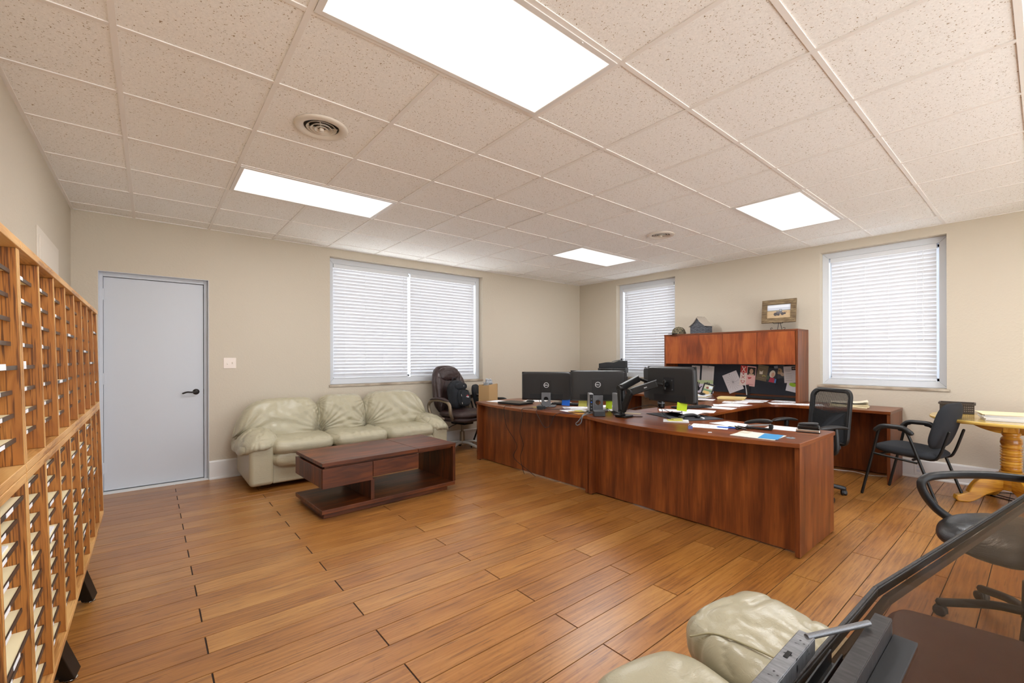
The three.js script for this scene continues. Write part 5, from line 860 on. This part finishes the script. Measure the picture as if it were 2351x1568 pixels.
{ const g = thing('printer', 'black multifunction printer with paper feeder in the corner', 'printer', [6.13, DT, -2.2], -1.05);
  part(g, 'body', rbox(0.44, 0.24, 0.4, 0.02, 'x', 2), M.blackMatte, [0, 0.122, 0]); part(g, 'scanner', rbox(0.45, 0.09, 0.41, 0.012, 'x', 2), M.black, [0, 0.345, 0]); for (const q of [-1, 1]) part(g, 'neck', rbox(0.05, 0.07, 0.34, 0.008), M.blackMatte, [q * 0.18, 0.27, -0.02]);
  const p = part(g, 'paper_feeder', uvm(extrude(shapeOf([[-0.215, 0], [0.215, 0], [0.215, 0.115], [0.12, 0.118], [0.02, 0.085], [-0.1, 0.09], [-0.215, 0.07]]), 0.34, 0.008, 2).translate(0, 0.392, -0.17), 'x'), M.blackMatte);
  part(p, 'feed_tray', rbox(0.2, 0.008, 0.26, 0.003), M.grey, [0.09, 0.515, 0.01], [0, 0, 0.2]); part(p, 'guide', rbox(0.012, 0.03, 0.1, 0.002), M.dark, [0.15, 0.53, 0.1]);
  part(g, 'control_panel', rbox(0.2, 0.06, 0.012, 0.004), M.blackGloss, [-0.08, 0.35, 0.21], [-0.3, 0, 0]); part(g, 'output_tray', rbox(0.3, 0.012, 0.12, 0.004), M.dark, [0, 0.06, 0.24]); }
// ---------------------------------------------------------------- bag and backpack on chairs
{ const g = thing('paper_bag', 'brown kraft paper bag with clear wrap poking out of the top', 'paper bag', [3.98, 0.49, -2.83], 0.55);
  const w = 0.35, d = 0.16, h = 0.43; const wall = (pts) => uvm(extrude(shapeOf(pts), 0.002, 0), 'y');
  part(g, 'front', wall([[-w / 2, 0], [w / 2, 0], [w / 2 - 0.004, h], [-w / 2 + 0.002, h - 0.004]]).translate(0, 0, d / 2), M.kraft, undefined, [-0.02, 0, 0]); part(g, 'back', wall([[-w / 2, 0], [w / 2, 0], [w / 2, h - 0.008], [-w / 2, h]]).translate(0, 0, -d / 2), M.kraft);
  for (const q of [-1, 1]) part(g, 'gusset', wall([[-d / 2, 0], [d / 2, 0], [d / 2, h - 0.004], [0, h - 0.01], [-d / 2, h - 0.004]]).rotateY(Math.PI / 2).translate(q * (w / 2 - 0.002), 0, 0), M.kraft);
  part(g, 'bottom', rbox(w - 0.004, 0.003, d - 0.004, 0.001), M.kraft, [0, 0.002, 0]);
  const film = phys({ color: C(226, 230, 234), roughness: 0.25, transmission: 0.55, thickness: 0, side: THREE.DoubleSide });
  for (let k = 0; k < 6; k++) part(g, 'wrap', puff(0.1, 0.13, 0.05, { n: 8, p: 2.2, wr: 0.03, sc: 18, seed: 600 + k }), film, [-0.09 + k * 0.036, h + 0.005 + 0.015 * Math.sin(k * 2.3), 0.02 * Math.cos(k * 1.7)], [0.2 * Math.sin(k), k * 0.8, 0.4 * Math.cos(k * 1.3)]); }
{ const g = thing('backpack', 'black backpack with red and white mark sitting on the executive chair', 'backpack', [3.45, 0.598, -2.85], 0.3); const fab = M.blackFabric;
  const b = part(g, 'body', puff(0.31, 0.40, 0.19, { px: 3.2, py: 3, pz: 2.6, wr: 0.008, sc: 9, seed: 81, f: (X, Y, Z) => [X, Y, Z * (1 - 0.9 * Math.max(0, Y))] }), fab, [0, 0.197, 0], [-0.2, 0, 0]);
  part(b, 'front_pocket', puff(0.24, 0.24, 0.09, { px: 3.2, py: 3, pz: 2.4, wr: 0.004, seed: 82 }), fab, [0.02, -0.065, 0.1]); part(b, 'top_pocket', puff(0.24, 0.1, 0.07, { px: 3, py: 2.6, pz: 2.4, wr: 0.004, seed: 83 }), fab, [0.02, 0.1, 0.075]);
  const zp = M.chrome; part(b, 'zipper', tube([[-0.075, -0.15, 0.135], [-0.085, -0.05, 0.142], [-0.06, 0.03, 0.138], [0.02, 0.045, 0.136], [0.1, 0.02, 0.138]], 0.003, 24), M.dark); part(b, 'zipper_pull', rbox(0.008, 0.03, 0.004, 0.002), zp, [-0.08, -0.03, 0.146]); part(b, 'zipper_pull', rbox(0.008, 0.03, 0.004, 0.002), zp, [-0.08, -0.14, 0.14]);
  part(b, 'badge', new THREE.PlaneGeometry(0.085, 0.06), std({ roughness: 0.8, map: canvasTex(128, 90, c => { c.fillStyle = '#24272b'; c.fillRect(0, 0, 128, 90); c.fillStyle = '#b23a40'; c.beginPath(); c.moveTo(30, 48); c.lineTo(56, 18); c.lineTo(70, 26); c.lineTo(92, 20); c.lineTo(104, 46); c.closePath(); c.fill(); c.fillStyle = '#d8d8da'; c.fillRect(24, 52, 84, 10); c.fillRect(62, 66, 46, 9); }) }), [0.04, -0.05, 0.1475]); part(b, 'small_badge', lathe([[0.0001, 0.002], [0.008, 0.002], [0.008, 0], [0.0001, 0]], 12).rotateX(Math.PI / 2), M.silver, [0.04, 0.1, 0.112]);
  part(b, 'handle', tube([[-0.04, 0.19, -0.01], [-0.03, 0.23, -0.01], [0.03, 0.23, -0.01], [0.04, 0.19, -0.01]], 0.008, 16), fab); }
// ---------------------------------------------------------------- round table load
{ const g = thing('storage_basket', 'dark brown woven plastic basket on the round table', 'basket', [6.14, 0.763, 1.95], -1.5); const w0 = 0.235, d0 = 0.16, h = 0.1, m = std({ color: C(62, 52, 44), roughness: 0.55 });
  const bars = (L, n) => { const o = []; for (let k = 0; k < n; k++) { const x = -L / 2 + 0.008 + (L - 0.016) * k / (n - 1); o.push(new THREE.BoxGeometry(0.0075, h - 0.02, 0.004).translate(x, h / 2, 0)); } for (let k = 0; k < 5; k++) o.push(new THREE.BoxGeometry(L, 0.007, 0.003).translate(0, 0.02 + k * 0.02, 0)); return merge(o); };
  part(g, 'side', bars(w0, 18), m, [0, 0, d0 / 2], [0.06, 0, 0]); part(g, 'side', bars(w0, 18), m, [0, 0, -d0 / 2], [-0.06, 0, 0]); part(g, 'end', bars(d0, 12), m, [w0 / 2, 0, 0], [0, Math.PI / 2, 0]); part(g, 'end', bars(d0, 12), m, [-w0 / 2, 0, 0], [0, Math.PI / 2, 0]);
  part(g, 'rim', uvm(extrude((() => { const a = roundRect(w0 + 0.024, d0 + 0.03, 0.015); a.holes.push(roundRect(w0 - 0.004, d0 + 0.004, 0.01)); return a; })(), 0.012, 0.002).rotateX(-Math.PI / 2), 'x'), m, [0, h - 0.012, 0]); part(g, 'bottom', rbox(w0, 0.005, d0, 0.002), m, [0, 0.004, 0]); }
{ const g = thing('folder_stack', 'manila folder on a thick pile of white papers on the round table', 'folders', [5.73, 0.763, 2.32], 0.2); for (let k = 0; k < 5; k++) part(g, 'paper_block', rbox(0.26 - 0.004 * k, 0.0105, 0.36, 0.001), M.paper, [rr(-0.008, 0.008), 0.0058 + 0.0108 * k, rr(-0.01, 0.01)], [0, rr(-0.04, 0.04), 0]); part(g, 'folder', rbox(0.29, 0.006, 0.38, 0.001), M.manilaPale, [-0.01, 0.0585, -0.01], [0, 0.03, 0]); }
sheet('loose white papers behind the manila folder on the round table', 6.1, 2.42, 0.5, 1, 'papers on the round table', 0.0, 12, 0.7622);
// ---------------------------------------------------------------- glass table, brown ottoman, recliner and steel rails beside the photographer
{ const g = thing('glass_table', 'clear glass topped table with dark metal edge by the vinyl chair', 'table');
  const e = [[0.72, 2.232], [1.454, 2.252], [2.95, 2.482]], o = [...e, [2.95, 3.05], [0.72, 3.05]];
  part(g, 'glass_top', slabXZ(o.map(p => p).reverse(), 0.75, 0.008, 0.001, 'x'), phys({ color: C(226, 214, 202), roughness: 0.0, transmission: 1, thickness: 0, ior: 1.45, specularIntensity: 0.22 }));
  for (let k = 0; k < 2; k++) { const [a, b] = [e[k], e[k + 1]]; part(g, 'edge_rail', bar([a[0], 0.741, a[1] - 0.008], [b[0], 0.741, b[1] - 0.008], 0.012, 0.022, 0.002), M.blackMetal); part(g, 'edge_trim', bar([a[0], 0.754, a[1] - 0.006], [b[0], 0.754, b[1] - 0.006], 0.004, 0.004, 0.001), M.darkSteel); part(g, 'support_rail', bar([a[0], 0.728, a[1] + 0.012], [b[0], 0.728, b[1] + 0.012], 0.014, 0.02, 0.002), M.blackMetal); }
  for (const [x, z] of [[0.78, 3.0], [2.9, 3.0], [2.9, 2.56]]) part(g, 'leg', rod([x, 0, z], [x, 0.738, z], 0.02, 0.02, 16), M.blackMetal);
  part(g, 'back_rail', bar([0.78, 0.72, 3.0], [2.9, 0.72, 3.0], 0.03, 0.03), M.blackMetal); part(g, 'end_rail', bar([2.9, 0.72, 2.5], [2.9, 0.72, 3.0], 0.03, 0.03), M.blackMetal); }
{ const g = thing('ottoman', 'dark brown leather ottoman under the glass table', 'ottoman', [1.84, 0, 2.42], 0.14); const bl = phys({ color: C(62, 31, 23), roughness: 0.5, bumpMap: leatherBump, bumpScale: 0.0005 });
  part(g, 'body', rbox(0.64, 0.3, 0.44, 0.03, 'x', 3), bl, [0, 0.21, 0]); part(g, 'cushion', puff(0.67, 0.11, 0.48, { px: 7, py: 2.6, pz: 7, wr: 0.003, seed: 91 }), bl, [0, 0.395, 0]); for (const [a, b] of [[-1, -1], [1, -1], [1, 1], [-1, 1]]) part(g, 'foot', rod([a * 0.27, 0, b * 0.17], [a * 0.27, 0.07, b * 0.17], 0.018, 0.022), M.black); }
{ const g = thing('leather_recliner', 'cream leather recliner seen from above beside the glass table', 'armchair', [1.4, 0, 2.05], 0);
  part(g, 'base', rbox(0.5, 0.3, 0.26, 0.03, 'x', 2), M.leatherSoft, [0.0, 0.2, -0.02]);
  part(g, 'footrest_cushion', puff(0.39, 0.17, 0.42, { n: 36, px: 5, py: 2.5, pz: 4.6, wr: 0.009, sc: 7, seed: 101, f: (X, Y, Z, x, y, z) => [X, Y + (y > 0 ? 0.008 * fan(X, Z, 0.02, 0.22, 20, 0.12) : 0), Z] }), M.leatherSoft, [0.135, 0.42, -0.07], [0.05, -0.2, 0.06]);
  part(g, 'seam', tube([[-0.03, 0.462, -0.235], [-0.01, 0.492, -0.17], [-0.005, 0.501, -0.07], [0.0, 0.497, 0.03], [0.01, 0.47, 0.1]], 0.003, 30, 6), std({ color: C(150, 142, 112), roughness: 0.7 }));
  part(g, 'seat_cushion', puff(0.38, 0.17, 0.42, { n: 30, px: 4.6, py: 2.5, pz: 4, wr: 0.006, sc: 6, seed: 102 }), M.leatherSoft, [-0.25, 0.37, -0.12], [0.02, -0.2, -0.04]);
  for (const [a, b] of [[-0.2, -0.1], [0.2, -0.1], [0.2, 0.06], [-0.2, 0.06]]) part(g, 'foot', rod([a, 0, b], [a, 0.06, b], 0.02), M.black); }
{ const g = thing('steel_bracket', 'worn steel rails joined by a bar lying over the glass edge', 'bracket', [0, 0, 0]);
  const ch = (x0, x1, z, y, w, h, t) => merge([rb(x0, x1, y, y + t, z - w / 2, z + w / 2, 0.001), rb(x0, x1, y, y + h, z - w / 2, z - w / 2 + t, 0.001), rb(x0, x1, y, y + h, z + w / 2 - t, z + w / 2, 0.001)]);
  part(g, 'pale_rail', merge([rb(0.55, 1.045, 0.792, 0.798, 2.211, 2.238, 0.002), rb(0.55, 1.03, 0.768, 0.796, 2.211, 2.214, 0.001), rb(0.55, 1.04, 0.768, 0.796, 2.235, 2.239, 0.001)]), M.steel);
  part(g, 'slide_rail', ch(0.55, 1.06, 2.266, 0.7515, 0.02, 0.026, 0.003), M.blackMetal);
  part(g, 'dark_rail', merge([rb(0.55, 1.24, 0.784, 0.789, 2.285, 2.312, 0.001), rb(0.55, 1.24, 0.7515, 0.787, 2.285, 2.289, 0.001), rb(0.55, 1.24, 0.7515, 0.787, 2.309, 2.313, 0.001)]), M.darkSteel);
  part(g, 'black_flange', rb(0.55, 1.245, 0.7515, 0.7575, 2.3135, 2.35, 0.001), M.blackMatte);
  part(g, 'link_bar', merge([rod([1.03, 0.797, 2.228], [1.17, 0.797, 2.29], 0.0055)]), M.steel);
  for (const x of [0.8, 0.95]) part(g, 'slot', rbox(0.022, 0.001, 0.007, 0.0004), M.dark, [x, 0.7985, 2.224]); }
renderer.render(scene, camera);
